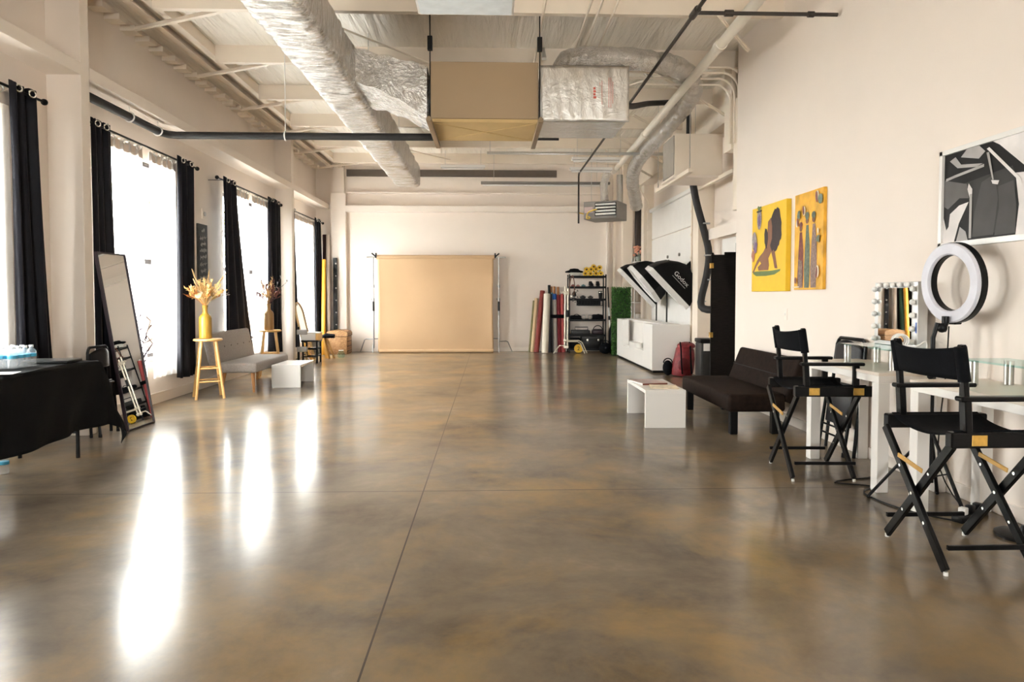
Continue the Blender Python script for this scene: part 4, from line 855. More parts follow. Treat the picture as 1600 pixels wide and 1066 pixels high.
for a in (0, 120, 240): m.tube([(0, 0, .12), (.07 * math.cos(math.radians(a)), .07 * math.sin(math.radians(a)), .0)], .008, 6)
part('leg_set', m, black_mt, t)
# gold arched mirror, black rung stool with white box, wooden stand, wicker trunk
t = thing('arched_mirror', 'gold framed arched mirror leaning against the wall below the last window', 'mirror', (-3.45, 13.25, 0)); t.rotation_euler = (0, math.radians(-13), 0)
fr = [(-.26, 0), (-.26, .92)] + [(-.26 * math.cos(k * PI / 12), .92 + .24 * math.sin(k * PI / 12)) for k in range(1, 12)] + [(.26, .92), (.26, 0)]
m = MB(); pts = [V((0, y, z)) for y, z in fr] ; m.tube(pts + [pts[0]], .022, 8); part('frame', m, gold_fr, t)
m = MB(); m.prism([(y, z) for y, z in fr], .008, frame_M((-.006, 0, 0), (0, 1, 0), (0, 0, 1), (1, 0, 0))); part('mirror_glass', m, mirror_m, t, smooth=0)
t = thing('rung_stool', 'low black wooden stool with rungs in front of the wicker trunk', 'stool', (-3.36, 12.95, 0))
for x in (-.13, .13):
    for y in (-.13, .13): part('leg', mb1('cyl', (x, y, 0), (x, y, .43), .018, seg=10), black_w, t)
part('seat', box((-.16, -.16, .40), (.16, .16, .425), .006), black_w, t)
for z in (.12, .26):
    for s in (-1, 1): part('rung', mb1('cyl', (-.13, s * .13, z), (.13, s * .13, z), .011, seg=8), black_w, t); part('rung', mb1('cyl', (s * .13, -.13, z + .03), (s * .13, .13, z + .03), .011, seg=8), black_w, t)
t = thing('storage_box', 'white box with a wooden end on the low black stool', 'box', (-3.36, 12.95, .426)); part('box_body', box((-.17, -.12, 0), (.10, .12, .13), .006), white_m, t, smooth=0); part('wooden_end', box((.10, -.12, 0), (.17, .12, .13), .006), oak, t, smooth=0); part('lid', box((-.18, -.13, .13), (.18, .13, .15), .005), whitem_m, t, smooth=0)
t = thing('wooden_stand', 'slanted golden wooden legs topped by black padded head beside wicker trunk', 'stand', (-3.28, 13.75, 0))
gw = mat('golden wood', (.50, .26, .06), .4, var=.2, scale=8)
for (a, b_) in (((.06, -.03, 0), (-.05, .02, .42)), ((.14, .08, 0), (.0, .04, .42)), ((-.02, .1, 0), (-.04, .05, .42))): part('leg', mb1('bar', a, b_, .05, .035, bev=.006), gw, t, smooth=0)
part('padded_head', mb1('tube', [(-.10, .03, .43), (0, .03, .46), (.16, .02, .45)], [.035, .05, .04], 12), black_fab, t)
t = thing('glass_jar', 'clear glass jar on the floor in front of the wicker trunk', 'jar', (-3.03, 13.95, 0)); part('jar_body', mb1('lathe', [(.05, 0), (.07, .02), (.075, .08), (.05, .13), (.045, .15)], seg=18), shelf_glass, t); part('rim', mb1('torus', (0, 0, .15), .046, .006, seg=18, ss=6), steel, t)
wick = bpy.data.materials.new('woven wicker'); wick.use_nodes = True; nt = wick.node_tree; b_ = nt.nodes['Principled BSDF']; tc = nd(nt, 'ShaderNodeTexCoord'); br = nd(nt, 'ShaderNodeTexBrick', Scale=11.); br.inputs['Color1'].default_value = (.50, .27, .11, 1); br.inputs['Color2'].default_value = (.34, .17, .06, 1); br.inputs['Mortar'].default_value = (.07, .03, .01, 1); br.inputs['Mortar Size'].default_value = .035
mp = nd(nt, 'ShaderNodeMapping'); mp.inputs['Rotation'].default_value = (PI / 2, 0, PI / 7); nt.links.new(tc.outputs['Object'], mp.inputs[0]); nt.links.new(mp.outputs[0], br.inputs['Vector']); nt.links.new(br.outputs['Color'], b_.inputs['Base Color']); bp = nd(nt, 'ShaderNodeBump', Strength=.8, Distance=.02); nt.links.new(br.outputs['Fac'], bp.inputs['Height']); nt.links.new(bp.outputs[0], b_.inputs['Normal']); b_.inputs['Roughness'].default_value = .6
t = thing('wicker_trunk', 'brown wicker trunk with domed lid by the back left column', 'trunk', (-3.285, 14.95, 0))
part('trunk_body', box((-.22, -.25, 0), (.22, .25, .39), .015), wick, t)
m = MB(); pr = [(-.23, 0), (.23, 0), (.23, .06), (.2, .1), (.1, .125), (-.1, .125), (-.2, .1), (-.23, .06)]; m.prism(pr, .52, frame_M((0, .26, .395), (1, 0, 0), (0, 0, 1), (0, -1, 0))); part('lid', m, wick, t)
part('lid_seam', box((-.228, -.258, .388), (.228, .258, .397)), mat('dark seam', (.03, .015, .01), .8), t, smooth=0)
# paper rolls in the back left corner
def roll(label, p, q, r, m_, core=None, coreout=.05, group=None, cat='paper roll', name='paper_roll'):
    p, q = V(p), V(q); t = thing(name, label, cat, p, 0, group); d = (q - p); part('paper', mb1('cyl', (0, 0, 0), d, r, seg=24), m_, t)
    if core: n = d.normalized(); part('core_tube', mb1('cyl', n * -.0, d + n * coreout, r * .62, seg=18), core, t)
    return t
def paper(n, c): return mat('paper ' + n, c, .7, var=.05, scale=4)
kc = mat('kraft cardboard core', (.45, .19, .06), .7, var=.1); G = 'seamless paper rolls in the back left corner'
roll('tall dark brown paper roll, leftmost in the back left corner', (-3.655, 15.22, 0), (-3.685, 15.40, 2.62), .045, paper('dark brown', (.06, .02, .015)), group=G)
roll('tall cream paper roll beside the back left column', (-3.555, 15.10, 0), (-3.585, 15.29, 2.60), .042, paper('cream', (.66, .55, .47)), group=G)
roll('dark green paper roll behind the last black curtain', (-3.625, 14.92, 0), (-3.66, 15.17, 2.06), .045, paper('green', (.01, .055, .03)), group=G)
roll('mustard yellow paper roll leaning in the back left corner', (-3.553, 14.64, 0), (-3.58, 14.88, 2.04), .043, paper('mustard', (.55, .25, .015)), group=G)
t = thing('marquee_strip', 'dark upright board with a line of small round lamps by the left column', 'light board', (-3.435, 15.3, 0)); part('board', box((-.045, -.03, 0), (.045, .0, 2.1), .004), black_p, t, smooth=0)
for k in range(7): part('bulb', mb1('ball', (.018, -.035, .35 + .27 * k), .017), bulb, t)
# backdrop on its two stands
t = thing('backdrop_paper', 'tan seamless paper backdrop hung from a crossbar at the back wall', 'backdrop paper', (-1.2, 15.18, 0)); m = MB()
def bp_(u, v):
    x = -1.275 + 2.55 * u; e = abs(2 * u - 1) ** 8; pin = .03 * math.sin(PI * v) ** 2; x *= 1 - pin * .55
    return V((x, -.05 - .05 * e * math.sin(PI * min(1, v * 1.1)) + .012 * math.sin(5 * u + 4 * v) * v + .008 * math.sin(14 * u - 6 * v), 2.10 - (2.10 - .03) * v))
m.grid(60, 40, bp_); part('paper_sheet', m, kraft, t, solid=.002)
part('upper_roll', mb1('cyl', (-1.30, 0, 2.11), (1.30, 0, 2.11), .05, seg=28), kraft, t); part('lower_roll', mb1('cyl', (-1.25, -.05, .04), (1.27, -.05, .04), .04, seg=24), kraft, t)
t = thing('crossbar', 'thin grey crossbar carrying the tan paper backdrop', 'crossbar', (-1.2, 15.18, 2.11)); part('bar', mb1('cyl', (-1.52, 0, 0), (1.55, 0, 0), .016), steel, t)
for s in (-1, 1):
    m = MB(); m.bar((s * 1.31, -.03, -.02), (s * 1.31 + s * .0 - s * .12 * -1 * .0 + (.0), -.03, .09), .05, .03); m.bar((s * 1.30, -.05, .0), (s * 1.30 + .1 * (-s if s < 0 else s) * (1 if s > 0 else -1), -.05, .085), .03, .03); part('spring_clamp', m, black_p, t, smooth=0)
standm = mat('dull stand steel', (.33, .32, .31), .35, metal=.7)
def cstand(label, loc, mir, m_, legs, h=2.1, name='c_stand'):
    t = thing(name, label, 'stand', loc, 0); part('column', mb1('cyl', (0, 0, .25), (0, 0, h), .013), m_, t); part('lower_column', mb1('cyl', (0, 0, .1), (0, 0, h * .55), .0165), m_, t)
    for (x, y, z) in legs:
        d = V((x, y, 0)); m = MB(); m.tube([V((0, 0, z)), V((0, 0, z)) + d * .55, d * .68 + V((0, 0, z - .02)), d + V((0, 0, .012))], .0115, 8); part('leg', m, m_, t)
    for z in (h * .56, h * .70): m = MB(); m.cyl((0, 0, z - .03), (0, 0, z + .03), .026); m.tube([(0, 0, z), (-mir * .045, -.02, z), (-mir * .045, -.02, z + .03)], .008, 6); part('collar_knob', m, m_, t)
    part('grip_sleeve', mb1('cyl', (0, 0, h * .44), (0, 0, h * .54), .024), black_p, t); return t
cstand('chrome stand at the left end of the tan backdrop', (-2.57, 15.14, 0), 1, standm, [(-.32, .13, .30), (.30, .1, .31), (0.0, -.14, .2)]); cstand('chrome stand at the right end of the tan backdrop', (.19, 15.12, 0), 1, standm, [(.30, .16, .25), (-.28, .1, .31), (0.0, -.14, .2)])

# ------------------------------------------------------------------ back right: rolls, shelf, desk, softboxes
G = 'paper rolls leaning at the back wall by the shelf'; Y = 15.28
t = roll('olive tipped bamboo pole leaning left of the tan roll', (.87, 15.22, .0), (.985, 15.44, 1.15), .022, mat('olive pole', (.20, .17, .07), .6, var=.3), group=G, name='leaning_pole', cat='pole')
roll('tan paper roll leaning left of the red one', (.94, 15.22, 0), (1.045, 15.43, 1.2), .042, paper('tan', (.62, .46, .27)), group=G)
roll('dark red paper roll leaning by the white muslin', (1.03, 15.14, 0), (1.18, 15.40, 1.37), .056, paper('dark red', (.20, .025, .02)), group=G)
roll('white muslin roll leaning between dark red and black rolls', (1.20, 14.95, 0), (1.265, 15.17, 1.30), .074, paper('white muslin', (.66, .60, .50)), group=G)
roll('black paper roll standing beside the white muslin', (1.335, 15.12, 0), (1.325, 15.3, 1.30), .055, paper('black', (.02, .018, .022)), black_p, .2, group=G)
r0 = roll('white paper roll with blue tape band and brown core', (1.455, 15.16, 0), (1.44, 15.34, 1.30), .042, paper('white', (.66, .60, .55)), kc, .17, group=G); part('tape_band', mb1('cyl', (-.0135, .162, 1.17), (-.015, .18, 1.30), .046, seg=24), mat('blue tape', (.02, .14, .55), .4), r0, 'blue tape band')
t = roll('slim grey roll with teal band behind the white and black rolls', (1.395, 15.3, 0), (1.385, 15.4, 1.32), .03, paper('grey', (.4, .4, .38)), kc, .15, group=G); part('tape_band', mb1('cyl', (-.0045, .09, 1.2), (-.005, .1, 1.33), .033, seg=20), mat('teal tape', (.15, .40, .45), .4), t, 'teal band')
r0 = roll('crimson paper roll with brown core', (1.545, 15.16, 0), (1.53, 15.34, 1.28), .042, paper('crimson', (.26, .02, .03)), kc, .18, group=G)
r0 = roll('coral red paper roll standing next to the metal shelf', (1.635, 15.16, 0), (1.62, 15.34, 1.30), .044, paper('coral', (.48, .08, .075)), white_m, .03, group=G)
m = MB()
for k in range(3): m.torus((0, 0, .02 * k), .19, .02, axis=(0, 0, 1), seg=28, ss=8, sy=.45)
solo('tie_strap', m, black_fab, 'black strap bundling the black, white and red rolls together', 'strap', (1.49, 15.25, .78))
# pale light stand with a yellow disc at its foot
pale = mat('pale nickel tube', (.72, .66, .54), .3, metal=.3)
t = thing('light_stand', 'pale folded studio stand in front of the black metal shelf', 'stand', (1.64, 14.72, 0))
for x in (-.03, .03): part('column', mb1('cyl', (x, 0, .12), (x + .01, 0, 1.42 if x > 0 else 1.46), .017), pale, t)
m = MB(); m.box((-.06, -.03, 1.28), (.06, .03, 1.36), .01); m.cyl((-.11, -.02, 1.33), (.06, -.02, 1.33), .014); part('grip_head', m, pale, t)
for z in (.13, .27): part('collar', box((-.055, -.03, z), (.055, .03, z + .05), .01), pale, t)
part('grip_sleeve', mb1('cyl', (.035, 0, .80), (.035, 0, .95), .026), black_p, t)
for (pts) in ([(0, 0, .29), (.28, 0.02, .29), (.35, .02, .25), (.46, .02, .012)], [(0, -.02, .27), (.24, -.05, .27), (.31, -.05, .23), (.40, -.06, .012)], [(0, 0, .18), (-.14, .02, .18), (-.27, .02, .012)]): part('leg', mb1('tube', pts, .012, 8), pale, t)
t = thing('round_weight', 'yellow disc with a black numeral at the foot of the pale stand', 'weight', (1.93, 14.85, 0)); part('disc', mb1('cyl', (0, 0, .105), (0, .03, .105), .095, seg=32), mat('yellow plastic', (.78, .47, .02), .4), t); part('numeral', text_mesh('2', .12, .001, frame_M((0, -.002, .105), (1, 0, 0), (0, 0, 1), (0, -1, 0))), black_p, t, 'black numeral', smooth=0)
part('foot', box((-.05, .0, 0), (.05, .03, .02), .004), black_p, t)
# black metal shelf with its things
SX, SY = 2.14, 15.12
t = thing('metal_shelf', 'black five-tier metal shelf at the back wall', 'shelf', (SX, SY, 0)); SZs = [.10, .41, .745, 1.20, 1.466, 1.70]
for x in (-.40, .40):
    for y in (-.17, .17): part('post', mb1('cyl', (x, y, 0), (x, y, 1.73), .014, seg=10), black_mt, t)
for z in SZs: m = MB(); m.box((-.41, -.18, z - .03), (.41, .18, z - .012), .003); m.box((-.41, -.185, z - .045), (.41, -.172, z), .003); m.box((-.41, .172, z - .045), (.41, .185, z), .003); part('tier', m, black_mt, t, smooth=0)
z5 = 1.689
t = thing('sun_hat', 'black wide brimmed hat on top of the metal shelf', 'hat', (1.86, SY - .02, z5 + .10)); m = MB(); m.lathe([(.02, .075), (.09, .065), (.12, .035), (.19, .015), (.205, -.004), (.19, -.016), (.02, -.012)], seg=28); part('hat_body', m, black_fab, t); part('band', mb1('lathe', [(.112, .022), (.114, .024), (.108, .038), (.106, .036)], seg=28), black_p, t)
solo('folded_cloth', box((-.12, -.1, 0), (.12, .1, .10), .04), mat('pale cloth', (.62, .58, .52), .9, var=.1), 'pale folded cloth under the black hat on the shelf top', 'cloth', (1.88, SY, z5))
petal = mat('sunflower petal yellow', (.80, .50, .02), .6, var=.12); disc = mat('sunflower centre', (.12, .06, .02), .8, var=.3, scale=60); stemg = mat('leaf green', (.10, .17, .03), .6, var=.2)
def sunflower(loc, d, label):
    t = thing('sunflower', label, 'flower', loc, 0, 'sunflowers on the shelf top'); q = V((0, 0, 1)).rotation_difference(V(d).normalized()); mm = MB(); ps = MB(); M = q.to_matrix().to_4x4()
    ps.lathe([(.002, -.008), (.02, -.004), (.024, .006), (.015, .012), (.002, .012)], (0, 0, 0), 14, M); part('flower_centre', ps, disc, t)
    for k in range(13):
        a = 2 * PI * k / 13; e = V((math.cos(a), math.sin(a), 0)); mm.blade([q @ (e * .018), q @ (e * .04 + V((0, 0, .008))), q @ (e * .074)], .0115, up=q @ V((0, 0, 1)))
    part('petals', mm, petal, t); part('stem', mb1('tube', [q @ V((0, 0, -.005)), q @ V((0, 0, -.05)), q @ V((0, 0, -.06)) + V((0, 0, -.02))], .004, 6), stemg, t); return t
wh = ['nearest the black hat, low', 'near the black hat, high', 'in the front centre, low', 'in the centre, high', 'right of centre, low', 'right of centre, high', 'at the right end, low', 'at the right end, topmost', 'behind the centre pair']
sf = [(2.10, .05), (2.13, .14), (2.21, .045), (2.23, .145), (2.33, .05), (2.33, .15), (2.44, .05), (2.42, .18), (2.28, .20)]
f0 = None
for k, (x, z) in enumerate(sf):
    d = (R.uniform(-.3, .3), -1, R.uniform(.1, .5)); f0 = sunflower((x, SY - .10 + .04 * (k % 2), z5 + z + .01), d, 'yellow sunflower on the shelf top, ' + wh[k])
m = MB()
for k in range(16):
    x = R.uniform(2.08, 2.5); p = V((x, R.uniform(-.0, .12), R.uniform(.02, .16))); e = V((R.uniform(-1, 1), R.uniform(-1, .2), R.uniform(-.2, 1))).normalized() * .08; m.blade([p - V((2.28, 0, 0)), p + e * .5 - V((2.28, 0, 0)), p + e - V((2.28, 0, 0))], .022)
m.tube([(-.2, .08, .01), (0, .04, .02), (.2, .08, .01)], .012, 6)
tag(o := m.obj('sunflower_leaves', stemg), 'loose green leaves lying among the sunflowers on the shelf', 'leaves'); o.location = (2.28, SY, z5); o['kind'] = 'stuff'
def shoe(x, label):
    t = thing('shoe', label, 'shoe', (x, SY - .02, 1.455), R.uniform(-.1, .1), 'pair of black shoes'); m = MB(); m.tube([(0, -.13, .035), (0, -.08, .045), (0, -.02, .055), (0, .06, .065), (0, .12, .06)], [.025, .042, .046, .046, .03], 14); m.tube([(0, .06, .06), (0, .07, .12)], [.045, .036], 14); part('upper', m, black_p, t); part('sole', box((-.045, -.155, 0), (.045, .145, .022), .01), mat('dark sole', (.03, .03, .03), .7), t); return t
shoe(2.235, 'black shoe on the second tier, the left of the pair'); shoe(2.385, 'black shoe on the second tier, the right of the pair')
for (x, z, r, c, lab) in ((1.83, 1.455, .05, (.25, .06, .05), 'dark red trinket bowl on the second tier, far left'), (1.94, 1.455, .045, (.50, .22, .18), 'pinkish trinket bowl on the second tier, middle left'), (2.06, 1.455, .05, (.10, .20, .22), 'teal trinket bowl on the second tier, beside the shoes'), (2.05, 1.19, .07, (.05, .05, .05), 'wide dark bowl on the third tier, left one'), (2.22, 1.19, .065, (.09, .08, .07), 'grey dish on the third tier, right one')):
    t = thing('trinket_bowl', lab, 'bowl', (x, SY - .05, z)); part('bowl_body', mb1('lathe', [(r * .5, 0), (r * .9, r * .35), (r, r * .8), (r * .93, r * .8), (r * .8, r * .35), (r * .3, .01)], seg=20), mat(lab[:12] + ' glaze', c, .35, var=.2), t); part('contents', mb1('ball', (0, 0, r * .75), r * .6, 2, (1, 1, .7)), mat(lab[:12] + ' filling', [q * .8 for q in c], .6, var=.4, scale=50), t)
t = thing('tumbler', 'black tumbler with silver rim at the right of the third tier', 'tumbler', (2.44, SY - .05, 1.19)); part('cup_body', mb1('lathe', [(.036, 0), (.045, .13), (.045, .16)], seg=20), black_p, t); part('rim', mb1('lathe', [(.046, .135), (.0465, .136), (.0465, .155), (.046, .156)], seg=20), chrome, t, 'silver band'); part('lid', mb1('cyl', (0, 0, .16), (0, 0, .175), .043), black_p, t)
t = thing('desk_lamp', 'small black lamp head at the left of the third tier', 'lamp', (1.86, SY - .03, 1.19)); part('base', mb1('cyl', (0, 0, 0), (0, 0, .02), .05), black_p, t); part('lamp_head', mb1('lathe', [(.02, .05), (.05, .06), (.035, .14), (.015, .17)], seg=16), black_p, t); part('stem', mb1('cyl', (0, 0, .02), (0, 0, .06), .01), black_mt, t)
t = thing('wire_basket', 'shallow black wire tray hanging under the third tier', 'tray', (2.2, SY - .02, 1.04)); m = MB()
for k in range(9): m.box((-.26 + .065 * k - .004, -.17, .0), (-.26 + .065 * k + .004, -.162, .11))
m.box((-.27, -.17, 0), (.27, .14, .01)); m.box((-.27, -.17, .1), (.27, -.16, .115)); m.box((-.27, .13, 0), (.27, .14, .115)); part('tray_body', m, black_mt, t, smooth=0)
for k, (x, w) in enumerate(((1.9, .13), (2.38, .12))):
    t = thing('camera_bag', 'black soft pouch on the fourth tier, ' + ('left' if k == 0 else 'right') + ' end', 'bag', (x, SY - .02, .735)); part('pouch', box((-w, -.12, 0), (w, .12, .09 + .02 * k), .04), black_fab, t); part('strap', mb1('tube', flexpath([(-w * .8, -.1, .06), (0, -.14, .12), (w * .8, -.1, .06)], .03), .008, 6), black_fab, t)
for k, x in enumerate((2.06, 2.20)):
    t = thing('lens_ring', 'silver speed ring on the fourth tier, ' + ('left' if k == 0 else 'right') + ' one', 'ring', (x, SY - .12, .735 + .055)); part('ring_body', mb1('torus', (0, 0, 0), .045, .009, axis=(.3, -1, .2), seg=24, ss=8), steel, t); part('tab', box((-.01, -.01, -.055), (.01, .01, -.04)), steel, t)
t = thing('storage_bin', 'black fabric bin with handle on the lower tier, left', 'bin', (2.0, SY - .02, .40)); part('bin_body', box((-.2, -.14, 0), (.2, .14, .10), .015), plast_grey, t); part('handle', mb1('tube', [(-.13, -.1, .09), (-.13, -.1, .17), (.15, -.1, .17), (.15, -.1, .09)], .009, 8), black_p, t)
t = thing('handbag', 'dark handbag with looped handle on the lower tier, right', 'bag', (2.38, SY - .02, .40)); part('bag_body', box((-.12, -.1, 0), (.12, .1, .12), .04), mat('dark plum leather', (.04, .025, .03), .4), t); part('handle', mb1('tube', arc((0, -.06, .1), .10, 10, 170, 12), .009, 8), black_p, t)
t = thing('equipment_case', 'large black equipment case on the bottom tier', 'case', (2.26, SY - .03, .09)); part('case_body', box((-.24, -.15, 0), (.24, .15, .26), .02), black_p, t); part('lid', box((-.245, -.155, .2), (.245, .155, .275), .012), plast_grey, t)
for x in (-.12, .12): part('latch', box((x - .02, -.165, .17), (x + .02, -.15, .22), .003), steel, t)
t = thing('equipment_case', 'smaller black soft case on the bottom tier, behind the pale stand', 'case', (1.88, SY - .03, .09)); part('case_body', box((-.13, -.14, 0), (.13, .14, .24), .03), black_fab, t); part('zip', box((-.131, -.141, .17), (.131, .1, .18), .002), greypaint, t)
t = thing('hanging_belt', 'brown leather strap hanging from the upper left shelf post', 'belt', (1.78, SY - .205, 1.70)); part('strap', mb1('tube', flexpath([(0, 0, 0), (-.04, 0, -.2), (-.02, 0, -.45), (.05, 0, -.40), (.06, 0, -.15), (.02, 0, .01)], .05), .011, 6), mat('brown leather', (.16, .06, .03), .5), t); part('buckle', box((-.03, -.02, -.48), (.03, -.008, -.42), .004), steel, t)
t = thing('hanging_chain', 'dark beaded chain hanging from the second tier left side', 'chain', (1.86, SY - .195, 1.42)); m = MB()
for k in range(16): m.ball((.06 * math.sin(k * .9), 0, -.02 - .02 * k), .013, 1)
part('beads', m, mat('dark bead', (.07, .05, .04), .3), t)
# poles, black bags beside the shelf
for k, (x0, x1, h, lab) in enumerate(((2.66, 2.60, 1.45, 'thin black stand pole right of the metal shelf'), (2.74, 2.82, 1.32, 'thin black stand pole leaning toward the grass panel'))):
    t = thing('stand_pole', lab, 'pole', (x0, 14.95, 0)); part('pole', mb1('cyl', (0, 0, 0), (x1 - x0, .1, h), .015), black_mt, t); part('joint', mb1('cyl', ((x1 - x0) * .5, .05, h * .5), ((x1 - x0) * .56, .056, h * .56), .024), black_p, t)
    if k == 0: part('white_sleeve', mb1('cyl', (-.03 * .3, .03, .43), (-.06 * .7, .07, 1.0), .021), white_m, t, 'white sleeve')
t = thing('gear_bag', 'large black gear bag standing between shelf and grass panel', 'bag', (2.74, 14.82, 0)); m = MB(); m.tube([(0, 0, 0), (0, 0, .2), (0, .02, .5), (0, .03, .68)], [.13, .16, .15, .09], 16); part('bag_body', m, black_fab, t); part('strap', mb1('tube', flexpath([(-.1, -.12, .1), (-.13, -.15, .35), (-.05, -.12, .62)], .05), .012, 6), black_p, t)
t = thing('gear_bag', 'flat black gear bag on the floor below the shelf corner', 'bag', (2.50, 14.72, 0)); m = MB(); m.ball((0, 0, .12), .15, 3, (1, .9, .8)); part('bag_body', m, black_fab, t); part('handle', mb1('tube', arc((0, 0, .2), .09, 0, 180, 10), .01, 6), black_p, t)
# grass panel
t = thing('grass_panel', 'tall artificial boxwood hedge panel standing behind the white desk', 'hedge panel', (2.75, 14.28, 0)); part('board', box((-.17, .0, 0), (.2, .06, 1.42)), plast_grey, t, smooth=0); m = MB(); rr = random.Random(8)
for k in range(5200):
    p = V((rr.uniform(-.18, .2), rr.uniform(-.06, .06), rr.uniform(.01, 1.44))); p.y = -.045 + rr.uniform(-.03, .03) if rr.random() < .75 else p.y
    if p.y > -.02: p.x = -.18 + rr.uniform(-.01, .01)
    a = V((rr.uniform(-1, 1), rr.uniform(-1, .3), rr.uniform(-1, 1))).normalized() * .022; b_ = a.cross(V((rr.uniform(-1, 1), rr.uniform(-1, 1), rr.uniform(-1, 1)))).normalized() * .009; m.raw([p - a, p + b_, p + a, p - b_], [(0, 1, 2, 3)])
part('boxwood_leaves', m, mat('boxwood green', (.045, .14, .02), .6, var=.45, scale=25), t, smooth=0)
# reception desk
t = thing('reception_desk', 'white reception desk with stepped front recess before the roll-up door', 'desk', (2.63, 11.0, 0)); D = .62; Hh = .79
m = MB(); m.box((.06, .02, .04), (.5, 3.06, .06)); m.box((.22, .3, .06), (.24, 2.8, Hh - .04)); part('carcass', m, mat('desk white with recess shade', (.78, .75, .71), .35, var=.02), t, smooth=0)  # recess back toned darker than the desk, shading put into its colour
part('end_panel', box((0, 0, .04), (D, .05, Hh), .003), white_m, t, smooth=0); part('end_panel', box((0, 3.03, .04), (.45, 3.08, Hh), .003), white_m, t, smooth=0)
part('desk_top', box((.22, .05, Hh - .035), (.5, 3.03, Hh - .001), .003), white_m, t, smooth=0)
for a, b_, z in ((.051, .65, Hh - .001), (.65, 1.3, .31), (1.3, 1.84, .40), (1.84, 2.47, .27), (2.47, 3.029, Hh - .001)): part('front_panel', box((0, a, .04), (.12, b_, z), .003), white_m, t, smooth=0)
part('plinth', box((.02, .02, 0), (.5, 3.04, .04)), black_p, t, smooth=0)
# softboxes on stands
def softbox(label, c, tilt, w, l, depth, txt=None, octa=0):
    n = V((-math.cos(tilt), .10 if octa else .15, -math.sin(tilt))).normalized(); yv = V((-math.sin(tilt), 0, math.cos(tilt))); yv = (yv - n * yv.dot(n)).normalized(); xv = yv.cross(n).normalized(); c = V(c)
    t = thing('softbox', label, 'softbox', (c.x + .28, c.y + .03, 0), 0, 'black studio softboxes'); M = Matrix.Translation(-t.location) @ frame_M(c, xv, yv, n)
    def outline(s, f):
        if octa: return [V((s * w / 2 * math.cos(a), s * l / 2 * math.sin(a), 0)) for a in [PI / 8 + k * PI / 4 for k in range(8)]]
        r = .16 * f; q = []
        for (sx, sy) in ((1, 1), (-1, 1), (-1, -1), (1, -1)):
            cx, cy = sx * (w / 2 - r) * s, sy * (l / 2 - r) * s; pts = [(0, 1), (.7, .7), (1, 0)]; pts = pts[::-1] if sx * sy > 0 else pts
            for (ax, ay) in pts: q.append(V((cx + sx * r * ax * s, cy + sy * r * ay * s, 0)))
        return q
    prof = [(1., .0, .12), (1.0, -.02, .12), (.93, -.16, .3), (.74, -.32, .5), (.40, -.46, .6), (.17, -.52, .6)]
    prof = [(s, z * depth / .52, f) for s, z, f in prof]; m = MB(); rings = [[M @ (p + V((0, 0, z))) for p in outline(s, f)] for s, z, f in prof]; k = len(rings[0])
    m.raw([p for r_ in rings for p in r_], [(i * k + j, i * k + (j + 1) % k, (i + 1) * k + (j + 1) % k, (i + 1) * k + j) for i in range(len(rings) - 1) for j in range(k)] + [tuple((len(rings) - 1) * k + j for j in range(k))]); part('softbox_body', m, mat('softbox nylon', (.004, .004, .0045), .6, var=.2, spec=.15), t, smooth=30)
    m = MB(); A = [M @ (p + V((0, 0, .002))) for p in outline(1.005, .1)]; B = [M @ (p + V((0, 0, .075))) for p in outline(1.005, .1)]; Cc = [M @ (p + V((0, 0, .06))) for p in outline(.98, .1)]; m.raw(A + B + Cc, [(j, (j + 1) % k, k + (j + 1) % k, k + j) for j in range(k)] + [(k + j, k + (j + 1) % k, 2 * k + (j + 1) % k, 2 * k + j) for j in range(k)]); part('front_lip', m, mat('white nylon lip', (.74, .72, .70), .6), t, 'white edge band', smooth=0, solid=.004)
    m = MB(); m.prism([(p.x, p.y) for p in outline(.98, .1)], .004, M @ Matrix.Translation((0, 0, .03))); part('diffuser', m, mat('white diffuser cloth', (.84, .84, .86), .7), t, smooth=0)
    hd = V((0, 0, -depth)); m = MB(); m.cyl(M @ hd, M @ (hd + V((0, 0, -.16))), .055, seg=16); part('lamp_head', m, black_p, t)
    q = M @ (hd + V((0, 0, -.08))); m = MB(); m.cyl((q.x, q.y, .25), q, .014, seg=10)
    for a in (60, 180, 300): m.tube([(q.x, q.y, .5), (q.x + .05 * math.cos(math.radians(a)), q.y + .3 * math.sin(math.radians(a)), .01)], .009, 6)
    part('stand', m, black_mt, t)
    if txt:
        # lettering on the panel that faces the camera
        i1, i2 = 1, 4; s1, z1, _ = prof[2]; s2, z2, _ = prof[3]; side = -1 if (M.to_3x3() @ V((1, 0, 0))).y > 0 else 1
        P1 = V((side * w / 2 * s1, 0, z1)); P2 = V((side * w / 2 * s2, 0, z2)); nn = V((abs(z1 - z2), 0, (P1.x - P2.x) * side * 0)); up_ = (P1 - P2).normalized(); out = V((side, 0, -.0)); out = (out - up_ * out.dot(up_)).normalized(); xa = V((0, -1, 0)); ya = out.cross(xa).normalized()
        mid = (P1 + P2) / 2 + out * .012 + V((0, -.02, 0)); MM = M @ frame_M(mid, xa, ya, out)
        tm = text_mesh(txt, .11, .001, MM); tm.box((-.15, -.075, 0), (.15, -.07, .001), M=MM); part('brand_lettering', tm, mat('white print', (.7, .7, .68), .6), t, 'white lettering', smooth=0)
    return t
softbox('black softbox with white lettering on its side, nearest above the desk', (2.98, 11.35, 1.43), math.radians(44), .66, .87, .44, 'Godox')
softbox('black eight-sided softbox between the other two above the desk', (2.82, 12.35, 1.50), math.radians(40), .8, .86, .42, None, 1)
softbox('black softbox with white edge, farthest of those above the desk', (2.86, 13.2, 1.45), math.radians(44), .7, .92, .42)
